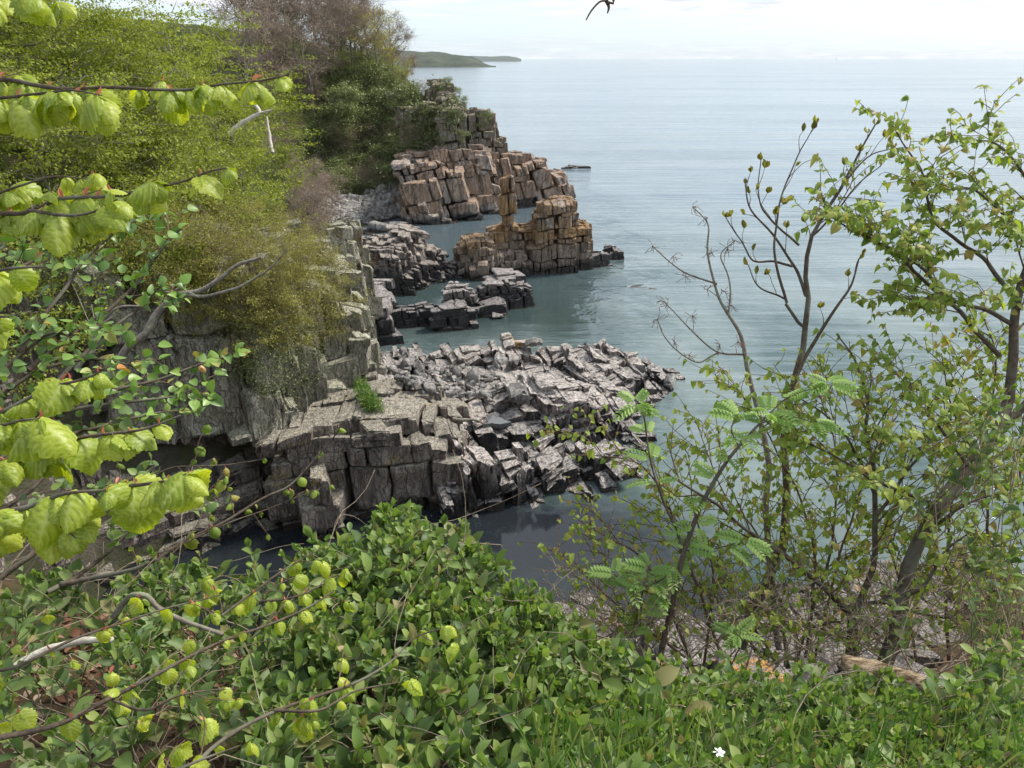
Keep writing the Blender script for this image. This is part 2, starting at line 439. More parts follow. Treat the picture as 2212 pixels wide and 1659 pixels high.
def rock_mass(root, mat, H, bbox, cell, az=15, lean=(0, 0), dip=(0, 0), B=None, hj=0.15, gap=0.04, chamfer=0.05,
              rough=0.07, parts=300, seed=1, warp=0.35, wscale=0.25, zlo=-1.2, keep=None, sig=0.55, zj=0.12, protr=0.06, zmax=None):
    """rock cut by three sets of joints: rows across, layers within each row, breaks within each layer"""
    rng = np.random.default_rng(seed)
    a_, b_, c_ = cell
    ca, sa = math.cos(R(az)), math.sin(R(az))
    x0, x1, y0, y1 = bbox
    cs = np.array([[x, y] for x in (x0, x1) for y in (y0, y1)])
    S = cs[:, 0] * ca + cs[:, 1] * sa; T = -cs[:, 0] * sa + cs[:, 1] * ca
    gx, gy = np.meshgrid(np.linspace(x0, x1, 60), np.linspace(y0, y1, 60))
    hmax = float(H(gx, gy).max()) if zmax is None else zmax
    mid = np.array([(x0 + x1) / 2, (y0 + y1) / 2])
    def steps(lo, hi, w):
        l = [lo - w * rng.uniform(0, 1)]
        while l[-1] < hi: l.append(l[-1] + w * float(np.clip(math.exp(rng.normal(0, sig)), 0.35, 2.6)))
        return l
    rec = []
    tl = steps(T.min(), T.max(), b_)
    zspan = abs(dip[0]) * (x1 - x0) / 2 + abs(dip[1]) * (y1 - y0) / 2 + 1
    for j in range(len(tl) - 1):
        zl = steps(zlo - zspan, hmax + zspan, c_)
        for k in range(len(zl) - 1):
            sl = steps(S.min(), S.max(), a_ * float(np.clip(math.exp(rng.normal(0, 0.3)), .6, 1.8)))
            for i in range(len(sl) - 1):
                rec.append((sl[i], sl[i + 1], tl[j], tl[j + 1], zl[k], zl[k + 1], j))
    rec = np.array(rec)
    skew = rng.normal(0, 0.14, len(rec)) * a_
    jo = rng.normal(0, protr, (len(rec), 2))
    CX = np.empty((len(rec), 4)); CY = np.empty((len(rec), 4))
    for q, (si, ti) in enumerate(((0, 0), (0, 1), (1, 0), (1, 1))):
        s = rec[:, si] + (skew if ti else -skew); tt = rec[:, 2 + ti]
        x = s * ca - tt * sa; y = s * sa + tt * ca
        CX[:, q] = x + n2d(x, y, wscale, seed + 3, 2) * warp * 3
        CY[:, q] = y + n2d(x, y, wscale, seed + 4, 2) * warp * 3
    def level(zv, x, y, j):
        return zv[:, None] + dip[0] * (x - mid[0]) + dip[1] * (y - mid[1]) + n2d(x * .9, y * .9 + zv[:, None] * 2.7, 1 / max(a_, b_) * .5, seed + 8, 2) * c_ * zj * 4
    Zb = level(rec[:, 4], CX, CY, rec[:, 6]); Zt = level(rec[:, 5], CX, CY, rec[:, 6])
    zc = (Zb + Zt).mean(1) / 2
    CXl = CX + lean[0] * zc[:, None]; CYl = CY + lean[1] * zc[:, None]
    mx, my = CX.mean(1), CY.mean(1)
    Hj = hj * (vnoise(np.stack([rec[:, 2] * 1.3 / b_, rec[:, 0] * 1.1 / a_, rec[:, 4] * 0 + seed], -1), seed + 2))
    def Hf(x, y):
        h = H(x, y)
        return h if keep is None else np.where(keep(x, y, h), h, -9)
    Hc = Hf(mx, my) + Hj
    Bc = np.full(len(rec), zlo) if B is None else np.maximum(B(mx, my), zlo)
    zb0, zt0 = Zb.mean(1), Zt.mean(1)
    th = zt0 - zb0
    ok = (Hc > zb0 + 0.25 * th) & (zt0 > Bc + 0.3 * th) & (Hc - Bc > 0.25)
    rec, CX, CY, CXl, CYl, Zb, Zt, mx, my, Hc, Bc, zb0, zt0, jo = [q[ok] for q in (rec, CX, CY, CXl, CYl, Zb, Zt, mx, my, Hc, Bc, zb0, zt0, jo)]
    Hcor = np.where(True, Hf(CX, CY), 0)
    Hcor = np.clip(Hcor, Hc[:, None] - 0.45, Hc[:, None] + 0.45)
    cap = Hc[:, None] * 0.55 + Hcor * 0.45
    istop = zt0 > Hc - 0.05 * c_
    Zt = np.minimum(Zt, np.maximum(cap, Zb + 0.12 * c_))
    if B is not None:
        Zb = np.maximum(Zb, np.minimum(Bc[:, None], Zt - 0.15 * c_))
    Zb = np.maximum(Zb, np.minimum(zlo, Zt - 0.1))
    # which blocks can be seen
    wS = rec[:, 1] - rec[:, 0]; wT = rec[:, 3] - rec[:, 2]
    nmin = np.full(len(rec), 99.0); fmin = np.full(len(rec), 99.0); bmax = Bc.copy()
    for ds, dt in ((.95, 0), (-.95, 0), (0, .95), (0, -.95), (.6, .6), (-.6, .6), (.6, -.6), (-.6, -.6)):
        ox = wS * ds * ca - wT * dt * sa; oy = wS * ds * sa + wT * dt * ca
        hh = Hf(mx + ox, my + oy)
        nmin = np.minimum(nmin, hh); fmin = np.where(oy < -0.05, np.minimum(fmin, hh), fmin)
        if B is not None: bmax = np.maximum(bmax, np.maximum(B(mx + ox, my + oy), zlo))
    zt1 = Zt.max(1); zb1 = Zb.min(1)
    vis = istop | (zt1 > nmin - 0.35 * c_) | ((zb1 < bmax + 0.4) if B is not None else False)
    inner = ~vis
    C8 = np.empty((len(rec), 8, 3))
    for m in range(4):
        for t_, Z in ((0, Zb), (1, Zt)):
            # lean follows each corner's own height so that stacked blocks stay fitted
            C8[:, m * 2 + t_, 0] = CX[:, m] + lean[0] * Z[:, m] + jo[:, 0]
            C8[:, m * 2 + t_, 1] = CY[:, m] + lean[1] * Z[:, m] + jo[:, 1]
            C8[:, m * 2 + t_, 2] = Z[:, m]
    fr = np.clip((zt1 - np.maximum(zb1, fmin)) / np.maximum(0.1, zt1 - zb1), 0, 1)
    score = (np.where(istop, 0.5, 0.03) + fr) * (zt1 - zb1 + 0.4) * (wS + wT) / (my ** 2)
    score = np.where(zt1 < 0.1, 0, score)
    core = C8[inner]; C8 = C8[vis]; score = score[vis]
    cen0 = C8.mean(1)
    u, v, dep = proj(cen0)
    score = np.where((u < -20) | (u > 2232) | (v < -20) | (v > 1680), 0, score)
    order = np.argsort(-score)
    npart = min(parts, int((score > 0).sum()))
    big, rest = order[:npart], order[npart:]
    origin = np.array(root.location)
    V = shape_blocks(C8[big], TP4, 4, chamfer, gap, rough, seed, rng)
    cen = V.mean(1)
    for q in range(npart):
        c0 = cen[q].copy(); c0[2] = V[q][:, 2].min()
        me = mesh_np("rock_block", V[q] - c0, TQ4, mat, False, np.full(len(TP4), rng.random()))
        link("rock_block", me, root, tuple(c0 - origin))
    if len(rest):
        Vr = shape_blocks(C8[rest], TP3, 3, chamfer, gap, rough, seed, rng)
        vv = (Vr - origin).reshape(-1, 3)
        ff = (TQ3[None] + (np.arange(len(rest)) * len(TP3))[:, None, None]).reshape(-1, 4)
        tn = np.repeat(rng.random(len(rest)), len(TP3))
        link("small_rock_blocks", mesh_np("small_rock_blocks", vv, ff, mat, False, tn), root, None, 'stuff')
    # bedrock inside: the inner blocks plus shrunken copies of the outer ones, so that joints are not see-through
    cc = C8.mean(1, keepdims=True)
    cv = cc + (C8 - cc) * 0.86
    cv = np.concatenate([cv, core]) - origin
    rem = [np.where((TP1 == [b >> 2 & 1, b >> 1 & 1, b & 1]).all(1))[0][0] for b in range(8)]
    cv2 = np.empty_like(cv); cv2[:, rem] = cv
    ff = (TQ1[None] + (np.arange(len(cv)) * 8)[:, None, None]).reshape(-1, 4)
    link("bedrock", mesh_np("bedrock", cv2.reshape(-1, 3), ff, mat, False, np.full(len(cv) * 8, 0.9)), root, None, 'stuff')
    return len(C8)
# ---------------------------------------------------------------- the sea and its bed
t = NT("sea_water"); p = t.pos()
xyz = t.xyz(p)
dx = t.math('DIVIDE', t.math('SUBTRACT', xyz[0], -6.0), 18.5); dy = t.math('DIVIDE', t.math('SUBTRACT', xyz[1], 25.0), 11.0)
rr = t.math('SQRT', t.math('ADD', t.math('MULTIPLY', dx, dx), t.math('MULTIPLY', dy, dy)))
rr = t.math('ADD', rr, t.math('MULTIPLY', t.math('SUBTRACT', t.noise(p, 0.12, 4), 0.5), 0.5))
open_w = t.ramp(rr, [(0.72, 0.0), (1.08, 1.0)])      # 0 in the deep cove, cliff shade painted into its colour; 1 over the pale bottom
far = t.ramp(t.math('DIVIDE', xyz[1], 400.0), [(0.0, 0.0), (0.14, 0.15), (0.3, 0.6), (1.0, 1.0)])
mott = t.noise(t.map(p, (1, 0.6, 1)), 0.11, 5, 0.6)
teal = t.mix(t.ramp(mott, [(0.38, 0.0), (0.6, 1.0)]), (0.045, 0.09, 0.082), (0.20, 0.25, 0.24))
# green pools lying between the rock spurs
pool = t.ramp(t.math('ADD', xyz[0], t.math('MULTIPLY', t.math('SUBTRACT', mott, 0.5), 8.0)), [(0.0, 1.0), (1.0, 0.0)])
px_ = t.math('ADD', t.math('DIVIDE', xyz[0], 14.0), t.math('MULTIPLY', t.math('SUBTRACT', mott, 0.5), 1.2))
poolf = t.math('MULTIPLY', t.ramp(px_, [(0.35, 1.0), (1.0, 0.0)]), t.ramp(t.math('DIVIDE', xyz[1], 130.0), [(0.40, 0.0), (0.47, 1.0), (0.9, 1.0), (1.0, 0.0)]))
teal = t.mix(poolf, teal, (0.010, 0.028, 0.013))
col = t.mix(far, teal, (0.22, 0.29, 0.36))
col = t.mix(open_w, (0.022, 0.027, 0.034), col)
# ripples: small cat's-paws, longer wavelets and slow swell
r1 = t.noise(t.map(p, (1, 1.9, 1), rot=(0, 0, 0.25)), 1.9, 3, 0.6)
r2 = t.noise(t.map(p, (0.5, 1.6, 1), rot=(0, 0, -0.2)), 0.55, 4, 0.6)
r3 = t.noise(t.map(p, (0.14, 1.0, 1), rot=(0, 0, 0.05)), 0.05, 5, 0.6)
patch = t.ramp(t.noise(t.map(p, (0.22, 1, 1), rot=(0, 0, -.12)), 0.016, 6, 0.65), [(0.38, 0.12), (0.6, 1.0)])
calm = t.math('ADD', t.math('MULTIPLY', open_w, 0.72), 0.03)
amp = t.math('MULTIPLY', t.math('MULTIPLY', calm, patch), t.math('SUBTRACT', 1.0, t.math('MULTIPLY', poolf, 0.72)))
h = t.math('MULTIPLY', t.math('ADD', t.math('MULTIPLY', r1, 0.10), t.math('MULTIPLY', r2, 0.30)), amp)
h = t.math('ADD', h, t.math('MULTIPLY', t.math('MULTIPLY', r3, 1.7), t.math('SUBTRACT', open_w, t.math('MULTIPLY', poolf, 0.8), True)))
nb = t.bump(h, 1.0, 0.9)
fres = t.n.new("ShaderNodeFresnel"); fres.inputs[0].default_value = 1.41; t.l.new(nb, fres.inputs[1])
gl = t.n.new("ShaderNodeBsdfGlossy"); gl.inputs["Roughness"].default_value = 0.09; t.l.new(nb, gl.inputs["Normal"])
gl.inputs["Color"].default_value = (.92, .95, .98, 1)
df = t.n.new("ShaderNodeBsdfDiffuse"); t.l.new(col, df.inputs[0])
tp = t.n.new("ShaderNodeBsdfTransparent"); tp.inputs[0].default_value = (0.55, 0.75, 0.66, 1)
m1 = t.n.new("ShaderNodeMixShader"); m1.inputs[0].default_value = 0.68
t.l.new(tp.outputs[0], m1.inputs[1]); t.l.new(df.outputs[0], m1.inputs[2])
m2 = t.n.new("ShaderNodeMixShader"); t.l.new(fres.outputs[0], m2.inputs[0])
t.l.new(m1.outputs[0], m2.inputs[1]); t.l.new(gl.outputs[0], m2.inputs[2])
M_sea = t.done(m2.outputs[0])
S_ = 9000.0
def sheet(name, x0, x1, y0, y1, z, mat, nx=1, ny=1):
    xs = np.linspace(x0, x1, nx + 1); ys = np.linspace(y0, y1, ny + 1)
    g = np.array([(x, y, z) for y in ys for x in xs])
    f = np.array([(j * (nx + 1) + i, j * (nx + 1) + i + 1, (j + 1) * (nx + 1) + i + 1, (j + 1) * (nx + 1) + i) for j in range(ny) for i in range(nx)])
    return link(name, mesh_np(name, g, f, mat), None, None, 'structure')
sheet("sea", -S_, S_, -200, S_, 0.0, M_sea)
t = NT("seabed_sand"); p = t.pos()
c = t.mix(t.ramp(t.noise(p, 0.25, 6, 0.65), [(0.42, 0.0), (0.6, 1.0)]), (0.16, 0.17, 0.12), (0.035, 0.04, 0.025))
M_bed = t.done(t.bsdf(c, 0.9))
sheet("seabed", -S_, S_, -200, S_, -3.2, M_bed)

# ---------------------------------------------------------------- land
def W3(u, v, Y): return tuple(PY(u, v, Y))
LAND = [
    # slope at the viewpoint
    (-1, -3, 18.5), (0, 0, 18.25), (-3, 0, 18.5), (3, 0, 18.2), (8, -2, 18.3), (-8, -2, 19), (14, -3, 18.5), (-14, -3, 20),
    (0, 1.5, 17.75), (-2, 2.2, 17.6), (2, 2, 17.3), (4.5, 2, 16.9), (0, 3, 17.0), (-3, 4, 17.0), (2, 3.6, 16.4), (5, 4, 15.9),
    (9, 4, 15.8), (0, 4.2, 15.6), (-1.5, 4.5, 15.8), (-6, 5, 17.2), (-10, 5, 18.5),
    (0, 7, 11.0), (3, 7, 11.2), (-3, 7.5, 10.5), (-7, 9, 10.5), (8, 8, 11.0), (13, 8, 11.5), (20, 5, 14),
    (0, 11, 6.0), (5, 11.5, 6.2), (10, 13, 6.0), (-5, 13, 3.0), (-10, 15, 1.5), (0, 15, 2.0), (4, 16, 2.5), (9, 17.5, 3.0), (14, 18, 3.5),
    (0, 19, -1.0), (5, 20, -1.0), (9, 22.5, -0.8), (14, 25, -0.5), (20, 27, -0.8), (22, 18, 5), (28, 20, 8), (34, 30, -1), (-5, 18, 0.0),
    (-9, 20, -1.0), (-12, 24, -1.5), (0, 26, -3), (10, 30, -3), (22, 36, -3), (30, 45, -3), (-6, 26, -1.5),
    # near headland on the left
    (-19, 15, 13.0), (-20.5, 20, 13.0), (-20.5, 25, 13.0), (-14.5, 19, -1.0), (-17.0, 23, -1.0), (-16.5, 27, -1.0), (-11, 19, -1), (-14, 14.5, 5), (-17.5, 17.5, 4), (-18.5, 31, 12.5), (-16, 35.5, 11.0), (-12.5, 38.5, 9.5), (-11.5, 42, 7.0), (-14, 46, 9.0),
    (-13, 30, 0), (-10, 36, 0), (-8, 42, 1.0),
    W3(560, 480, 46), W3(400, 480, 40), (-24, 26, 15.0), (-26, 36, 16.0), (-23, 46, 14.0), (-20, 55, 9.0), (-34, 20, 18), (-36, 40, 19), (-34, 58, 16), (-60, 30, 24), (-60, 60, 24),
    (-10, 50, -1.0), (-14, 57, -1.5), (-19, 64, -1.5), (-24, 75, -1.5), (-26, 86, -1.5), (-28, 64, 6), (-33, 76, 9), (-36, 88, 10), (-6, 55, -3), (-5, 75, -3), (-8, 90, -3), (-60, 85, 24),
    # scree cove and the wooded headland behind it
    W3(700, 505, 95), (-16, 97, -1.6), (-22, 99, 0.6), (-26, 104, 2.2), (-17, 106, 1.2), (-21, 110, 2.6), (-29, 97, 3.5),
    W3(740, 400, 117), W3(690, 380, 112), W3(700, 300, 118), W3(790, 300, 121), W3(840, 350, 116), W3(740, 200, 128), W3(840, 170, 129), W3(640, 260, 118),
    W3(905, 200, 126), W3(870, 270, 119), W3(935, 280, 119), (-45, 110, 17), (-50, 130, 22), (-20, 138, 17.5), (-26, 160, 18.5), (-12.5, 138, 6), (-15, 160, 0), (-40, 150, 21), (-80, 150, 26), (-80, 110, 26), (-30, 200, 20),
    (-12, 101, -2.5), (-4, 107, -2.5), (4, 112, -3), (11, 116, -3), (3, 128, -3), (1, 140, -3), (-1, 165, -3), (-8, 200, -3), (-20, 240, 0), (-80, 240, 22), (-130, 100, 30), (-130, 200, 30), (-130, 10, 28), (-60, 0, 24), (-30, 5, 20), (20, 100, -3), (30, 150, -3), (0, 112, -2), (-5, 114, 0),
]
land_rbf = RBF(LAND)
def ground(x, y):
    x = np.asarray(x, float); y = np.asarray(y, float)
    near = np.clip((y + 3) / 20, 0.15, 1)
    return land_rbf(x, y) + n2d(x, y, 0.16, 5, 4) * 1.2 * near + n2d(x, y, 1.1, 6, 2) * 0.12
t = NT("earth"); p = t.pos()
c = t.mix(t.ramp(t.noise(p, 2.2, 6, 0.65), [(0.38, 0.0), (0.62, 1.0)]), (0.055, 0.036, 0.022), (0.13, 0.085, 0.05))
c = t.mix(t.ramp(t.noise(p, 0.5, 5, 0.6), [(0.5, 0.0), (0.62, 0.8)]), c, (0.05, 0.075, 0.018))
c = t.mix(t.ramp(t.noise(p, 22, 3, 0.7), [(0.3, 0.6), (0.5, 0.0)]), c, (0.02, 0.013, 0.009))
stp = t.ramp(t.xyz(t.normal())[2], [(0.55, 1.0), (0.75, 0.0)])
strata = t.noise(t.map(p, (1, 1, 3.5)), 1.1, 7, 0.7)
rk = t.mix(t.ramp(strata, [(0.35, 0.0), (0.65, 1.0)]), (0.05, 0.042, 0.036), (0.17, 0.145, 0.12))
c = t.mix(stp, c, rk)
M_earth = t.done(t.bsdf(c, 0.95, t.bump(t.math('ADD', t.noise(p, 9, 6, 0.7), t.math('MULTIPLY', strata, 2.0)), 0.8, 0.15), 0.1))
def height_mesh(name, x0, x1, y0, y1, step, mat, mask=None):
    xs = np.arange(x0, x1 + 1e-6, step); ys = np.arange(y0, y1 + 1e-6, step)
    X, Y = np.meshgrid(xs, ys); Z = ground(X, Y)
    nx, ny = len(xs), len(ys)
    i, j = np.meshgrid(np.arange(nx - 1), np.arange(ny - 1)); a = (j * nx + i).ravel()
    F = np.stack([a, a + 1, a + nx + 1, a + nx], -1)
    V = np.stack([X, Y, Z], -1).reshape(-1, 3)
    ok = V[F][:, :, 2].max(1) > -3.3
    cxy = V[F][:, :, :2].mean(1)
    if mask is not None: ok &= mask(cxy[:, 0], cxy[:, 1])
    return link(name, mesh_np(name, V, F[ok], mat, True), None, None, 'structure')
height_mesh("ground", -12, 20, -4, 28, 0.25, M_earth)
t = NT("hillside_growth"); p = t.pos()
c = t.mix(t.ramp(t.noise(p, 0.7, 7, 0.7), [(0.4, 0.0), (0.6, 1.0)]), (0.035, 0.055, 0.015), (0.10, 0.115, 0.035))
c = t.mix(t.ramp(t.noise(p, 0.3, 5, 0.6), [(0.55, 0.0), (0.65, 0.7)]), c, (0.10, 0.07, 0.045))
stp = t.ramp(t.xyz(t.normal())[2], [(0.45, 1.0), (0.62, 0.0)])
c = t.mix(t.math('MULTIPLY', stp, t.ramp(t.noise(p, 0.6, 4), [(0.4, 0.3), (0.6, 1.0)])), c, (0.16, 0.14, 0.12))
M_hill = t.done(t.bsdf(c, 0.95, t.bump(t.noise(p, 2.5, 7, 0.75), 1.0, 0.6), 0.1))
height_mesh("hillside", -130, 40, -4, 240, 1.0, M_hill, lambda x, y: ~((x > -12) & (x < 20) & (y < 28)))

# far coast, wooded, beyond the bay
M_far = (lambda t: t.done(t.bsdf(t.mix(t.ramp(t.noise(t.map(t.pos(), (1, 1, 2)), 0.03, 6, 0.7), [(0.4, 0.0), (0.6, 1.0)]), (0.022, 0.034, 0.024), (0.065, 0.078, 0.055)), 0.95)))(NT("far_woodland"))
def far_land(name, pts, Y, deep, mat, seed, rough):
    """pts: list of (u, v_top); ridge at distance Y, falling to the sea on both sides"""
    us = np.linspace(pts[0][0], pts[-1][0], 160)
    vs = np.interp(us, [q[0] for q in pts], [q[1] for q in pts])
    P = np.array([PY(u, v, Y) for u, v in zip(us, vs)])
    nr = 14; V = []
    for k in range(nr):
        f = k / (nr - 1)
        prof = np.sin(min(1, f * 1.6) * math.pi / 2) if f < 0.625 else 1.0 - (f - 0.625) * 0.5
        z = P[:, 2] * prof
        yy = P[:, 1] - deep * 0.6 + deep * f
        nz = n2d(P[:, 0], yy, 1 / 45.0, seed, 4) * rough * np.clip(P[:, 2] / 12, 0, 1) * (0.2 + prof)
        V.append(np.stack([P[:, 0] * yy / Y, yy, z + nz - (1.0 if k == 0 else 0)], -1))
    V = np.array(V).reshape(-1, 3); n_ = len(us)
    F = np.array([(j * n_ + i, j * n_ + i + 1, (j + 1) * n_ + i + 1, (j + 1) * n_ + i) for j in range(nr - 1) for i in range(n_ - 1)])
    return link(name, mesh_np(name, V, F, mat, False), None, None, 'structure')
far_land("wooded_coast", [(700, 100), (860, 108), (905, 112), (945, 114), (985, 119), (1015, 124), (1030, 128), (1046, 137), (1060, 142.5), (1082, 144.5), (1094, 150)], 1900, 300, M_far, 3, 6)
M_far2 = (lambda t: t.done(t.bsdf((0.07, 0.09, 0.08), 0.95)))(NT("far_headland_grass"))
far_land("far_headland", [(860, 119), (980, 119.5), (1040, 121.5), (1100, 121.5), (1118, 124), (1126, 127)], 4200, 500, M_far2, 4, 4)

# ---------------------------------------------------------------- rock masses
PINK = (0.36, 0.29, 0.27); PALE = (0.66, 0.60, 0.58); DARK = (0.040, 0.037, 0.038)
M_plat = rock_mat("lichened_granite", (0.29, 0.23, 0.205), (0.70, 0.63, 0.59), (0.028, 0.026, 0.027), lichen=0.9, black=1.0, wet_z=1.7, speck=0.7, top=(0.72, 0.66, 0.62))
M_head = rock_mat("warm_granite", (0.33, 0.275, 0.245), (0.60, 0.54, 0.50), (0.06, 0.052, 0.05), lichen=0.5, black=0.55, wet_z=0.9, scale=0.6,
                  warm=(0.50, 0.31, 0.18), warmfac=0.55, speck=0.35, warm_lo=1.2)
M_spur = rock_mat("ochre_granite", (0.30, 0.22, 0.16), (0.50, 0.42, 0.36), (0.05, 0.043, 0.04), lichen=0.7, black=0.55, wet_z=1.0, scale=0.8,
                  warm=(0.47, 0.27, 0.11), warmfac=0.85, speck=0.4, warm_lo=3.0)
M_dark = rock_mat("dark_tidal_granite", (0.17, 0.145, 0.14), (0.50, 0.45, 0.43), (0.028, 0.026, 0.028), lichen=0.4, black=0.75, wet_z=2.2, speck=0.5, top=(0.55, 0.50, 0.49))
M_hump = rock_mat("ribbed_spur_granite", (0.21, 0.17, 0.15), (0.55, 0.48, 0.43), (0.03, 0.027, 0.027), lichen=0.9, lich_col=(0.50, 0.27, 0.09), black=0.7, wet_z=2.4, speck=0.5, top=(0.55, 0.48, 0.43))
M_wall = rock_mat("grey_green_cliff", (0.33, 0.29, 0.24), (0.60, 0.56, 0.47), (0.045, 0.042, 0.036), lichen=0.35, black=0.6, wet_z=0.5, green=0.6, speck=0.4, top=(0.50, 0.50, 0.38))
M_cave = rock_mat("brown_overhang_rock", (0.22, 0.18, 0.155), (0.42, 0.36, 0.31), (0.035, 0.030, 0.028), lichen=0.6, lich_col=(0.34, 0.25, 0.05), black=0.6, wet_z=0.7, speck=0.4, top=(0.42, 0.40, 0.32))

def root_at(name, x, y, label=None, cat=None, kind=None):
    return thing(name, label, cat, (x, y, 0), None, kind)

# -- sloping rock platform in the middle of the picture
PC = []
def cz(u, v, z, n=None): PC.append(tuple(Pz(u, v, z)))
for a in [(940, 925, 3.5), (1000, 935, 3.5), (1060, 935, 3.5), (1120, 930, 3.3), (1190, 925, 3.0), (1260, 930, 2.5), (1320, 935, 1.9), (1370, 900, 1.4),
          (940, 1085, .6), (1050, 1072, .6), (1150, 1047, .6), (1240, 1017, .6), (1300, 990, .6), (1370, 945, .4),
          (940, 1118, -1.5), (1050, 1105, -1.5), (1150, 1082, -1.5), (1250, 1048, -1.5), (1320, 1015, -1.5), (1390, 970, -1.5), (1440, 880, -1.0), (1480, 830, -1.0), (1520, 790, -1.2),
          (880, 900, 3.4), (900, 850, 2.6), (960, 860, 2.2), (1030, 870, 1.9), (1100, 860, 2.4), (1180, 850, 2.8), (1260, 860, 2.4), (1340, 850, 1.9), (1400, 840, 1.0),
          (870, 800, 1.4), (930, 810, 1.1), (1000, 815, 1.3), (1010, 770, 1.2), (1075, 790, -0.2), (1072, 760, -0.6), (1130, 800, 1.8), (1165, 770, 1.8), (1188, 790, 0.3), (1215, 820, 1.0), (1250, 790, 2.0), (1330, 800, 1.9), (1400, 800, 1.4),
          (850, 760, 0.3), (900, 745, 0.9), (960, 748, 2.0), (1010, 745, 2.3), (1050, 765, 1.4), (1115, 738, 2.7), (1150, 742, 2.6), (1210, 745, 2.5), (1270, 748, 2.3), (1320, 745, 2.3), (1390, 765, 1.7), (1440, 790, 0.7)]:
    cz(*a)
for (u, v, z) in [(900, 745, .9), (960, 748, 2.0), (1010, 745, 2.3), (1115, 738, 2.7), (1150, 742, 2.6), (1210, 745, 2.5), (1270, 748, 2.3), (1320, 745, 2.3), (1390, 765, 1.7), (1440, 790, .7), (1500, 800, -1)]:
    q = Pz(u, v, z); PC.append((q[0], q[1] + 2.2, -1.6))
for (u, v) in [(850, 735), (1060, 700), (1075, 735)]: PC.append(tuple(Pz(u, v, -1.6)))
for q in [(x_, y_, -4) for x_ in (-4, 0, 4, 8, 12, 16) for y_ in (27, 29.3 + max(0, x_) * .3)]: PC.append(q)
for q in [(-12, 36, 4), (-12, 42, 4), (-9, 30, -2), (-12, 30, 0)]: PC.append(q)
plat_rbf = RBF(PC)
def plat_H(x, y):
    # ribs and runnels across the shelf
    s = x * 0.982 + y * 0.19
    rib = np.abs(((s * 0.75 + n2d(x, y, 0.35, 12, 2) * 1.2) % 1.0) - 0.5) * 2
    return plat_rbf(x, y) + n2d(x, y, 0.5, 9, 3) * 0.65 + (rib - 0.5) * 0.7
r = root_at("rock_platform", 2, 40, "broad pale speckled rock shelf sloping into the dark cove, nearest of the sea rocks", "rock shelf")
n_ = rock_mass(r, M_plat, plat_H, (-7.5, 15, 29.5, 56), (1.0, 0.5, 0.75), az=-72, lean=(-0.15, 0.0), dip=(0.25, 0.1), hj=0.08, gap=0.006, chamfer=0.045, rough=0.15,
               parts=300, seed=3, warp=0.25, keep=lambda x, y, h: h > -0.35, zlo=-1.4, sig=0.6, protr=0.02, zj=.05)
print("platform", n_)

# -- near cliff: lichened prow above, massive brown block below, cave beside it
prow = [lump(740, 822, 895, 745, 5, zb=2.6, taper=0.25, setback=0.3), lump(690, 790, 905, 660, 7, zb=2.9, taper=0.3, setback=0.35),
        lump(640, 765, 905, 590, 9, zb=3.2, taper=0.35, setback=0.4), lump(560, 720, 915, 560, 10, zb=3.6, taper=0.3, setback=0.4),
        lump(430, 640, 950, 540, 9, zb=4.2, taper=0.3, setback=0.35), lump(270, 500, 960, 520, 9, zb=4.4, taper=0.3, setback=0.3),
        lump(100, 340, 960, 540, 8, zb=5.0, taper=0.25, setback=0.3), lump(-60, 180, 960, 560, 8, zb=5.6, taper=0.25, setback=0.3),
        lump(690, 760, 620, 500, 8, zb=8.2, taper=0.3, setback=0.3)]
prow_H = lumps_H(prow, -3)
def prow_B(x, y): return 3.6 + n2d(x, y, 0.35, 21, 3) * 1.1 + np.clip(-(x + 9) * 0.10, -0.9, 1.2)
r = root_at("cliff", -11, 36, kind='structure')
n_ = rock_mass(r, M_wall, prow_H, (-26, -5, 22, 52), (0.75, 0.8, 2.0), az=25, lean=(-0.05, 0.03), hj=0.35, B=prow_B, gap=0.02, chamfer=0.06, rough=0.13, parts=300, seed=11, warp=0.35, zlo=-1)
print("prow", n_)
low = [lump(600, 760, 1150, 935, 7, taper=0.16, setback=0.12, p=4), lump(720, 900, 1135, 905, 8, taper=0.25, setback=0.2, p=4),
       lump(830, 970, 1115, 890, 8, taper=0.4, setback=0.3), lump(860, 1000, 1110, 945, 6, taper=0.3, setback=0.2),
       lump(690, 850, 1000, 880, 8, zb=3, taper=0.3, setback=0.3)]
low_H = lumps_H(low, -3)
r = root_at("cliff_foot", -8, 34, kind='structure')
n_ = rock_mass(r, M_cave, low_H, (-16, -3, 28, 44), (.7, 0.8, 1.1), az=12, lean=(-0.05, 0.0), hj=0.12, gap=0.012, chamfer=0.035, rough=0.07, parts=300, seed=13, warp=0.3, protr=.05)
print("low", n_)
back = [lump(330, 620, 1120, 900, 5, zb=0, taper=0.2, setback=0.2, p=4), lump(60, 430, 1150, 800, 6, zb=0, taper=0.15, p=4), lump(-250, 180, 1120, 700, 6, zb=0, taper=0.15, p=4)]
back[0]['y'] += 5.0; back[0]['top'] += 1.5; back[0]['x'] -= 1.0; back[0]['rx'] *= 1.3
back[1]['y'] += 1.0; back[2]['y'] -= 1.0
r = root_at("cave_wall", -16, 36, kind='structure')
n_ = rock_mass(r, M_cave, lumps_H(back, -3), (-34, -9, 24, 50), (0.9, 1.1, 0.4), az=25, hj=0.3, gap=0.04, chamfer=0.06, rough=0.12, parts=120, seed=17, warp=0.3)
print("back", n_)

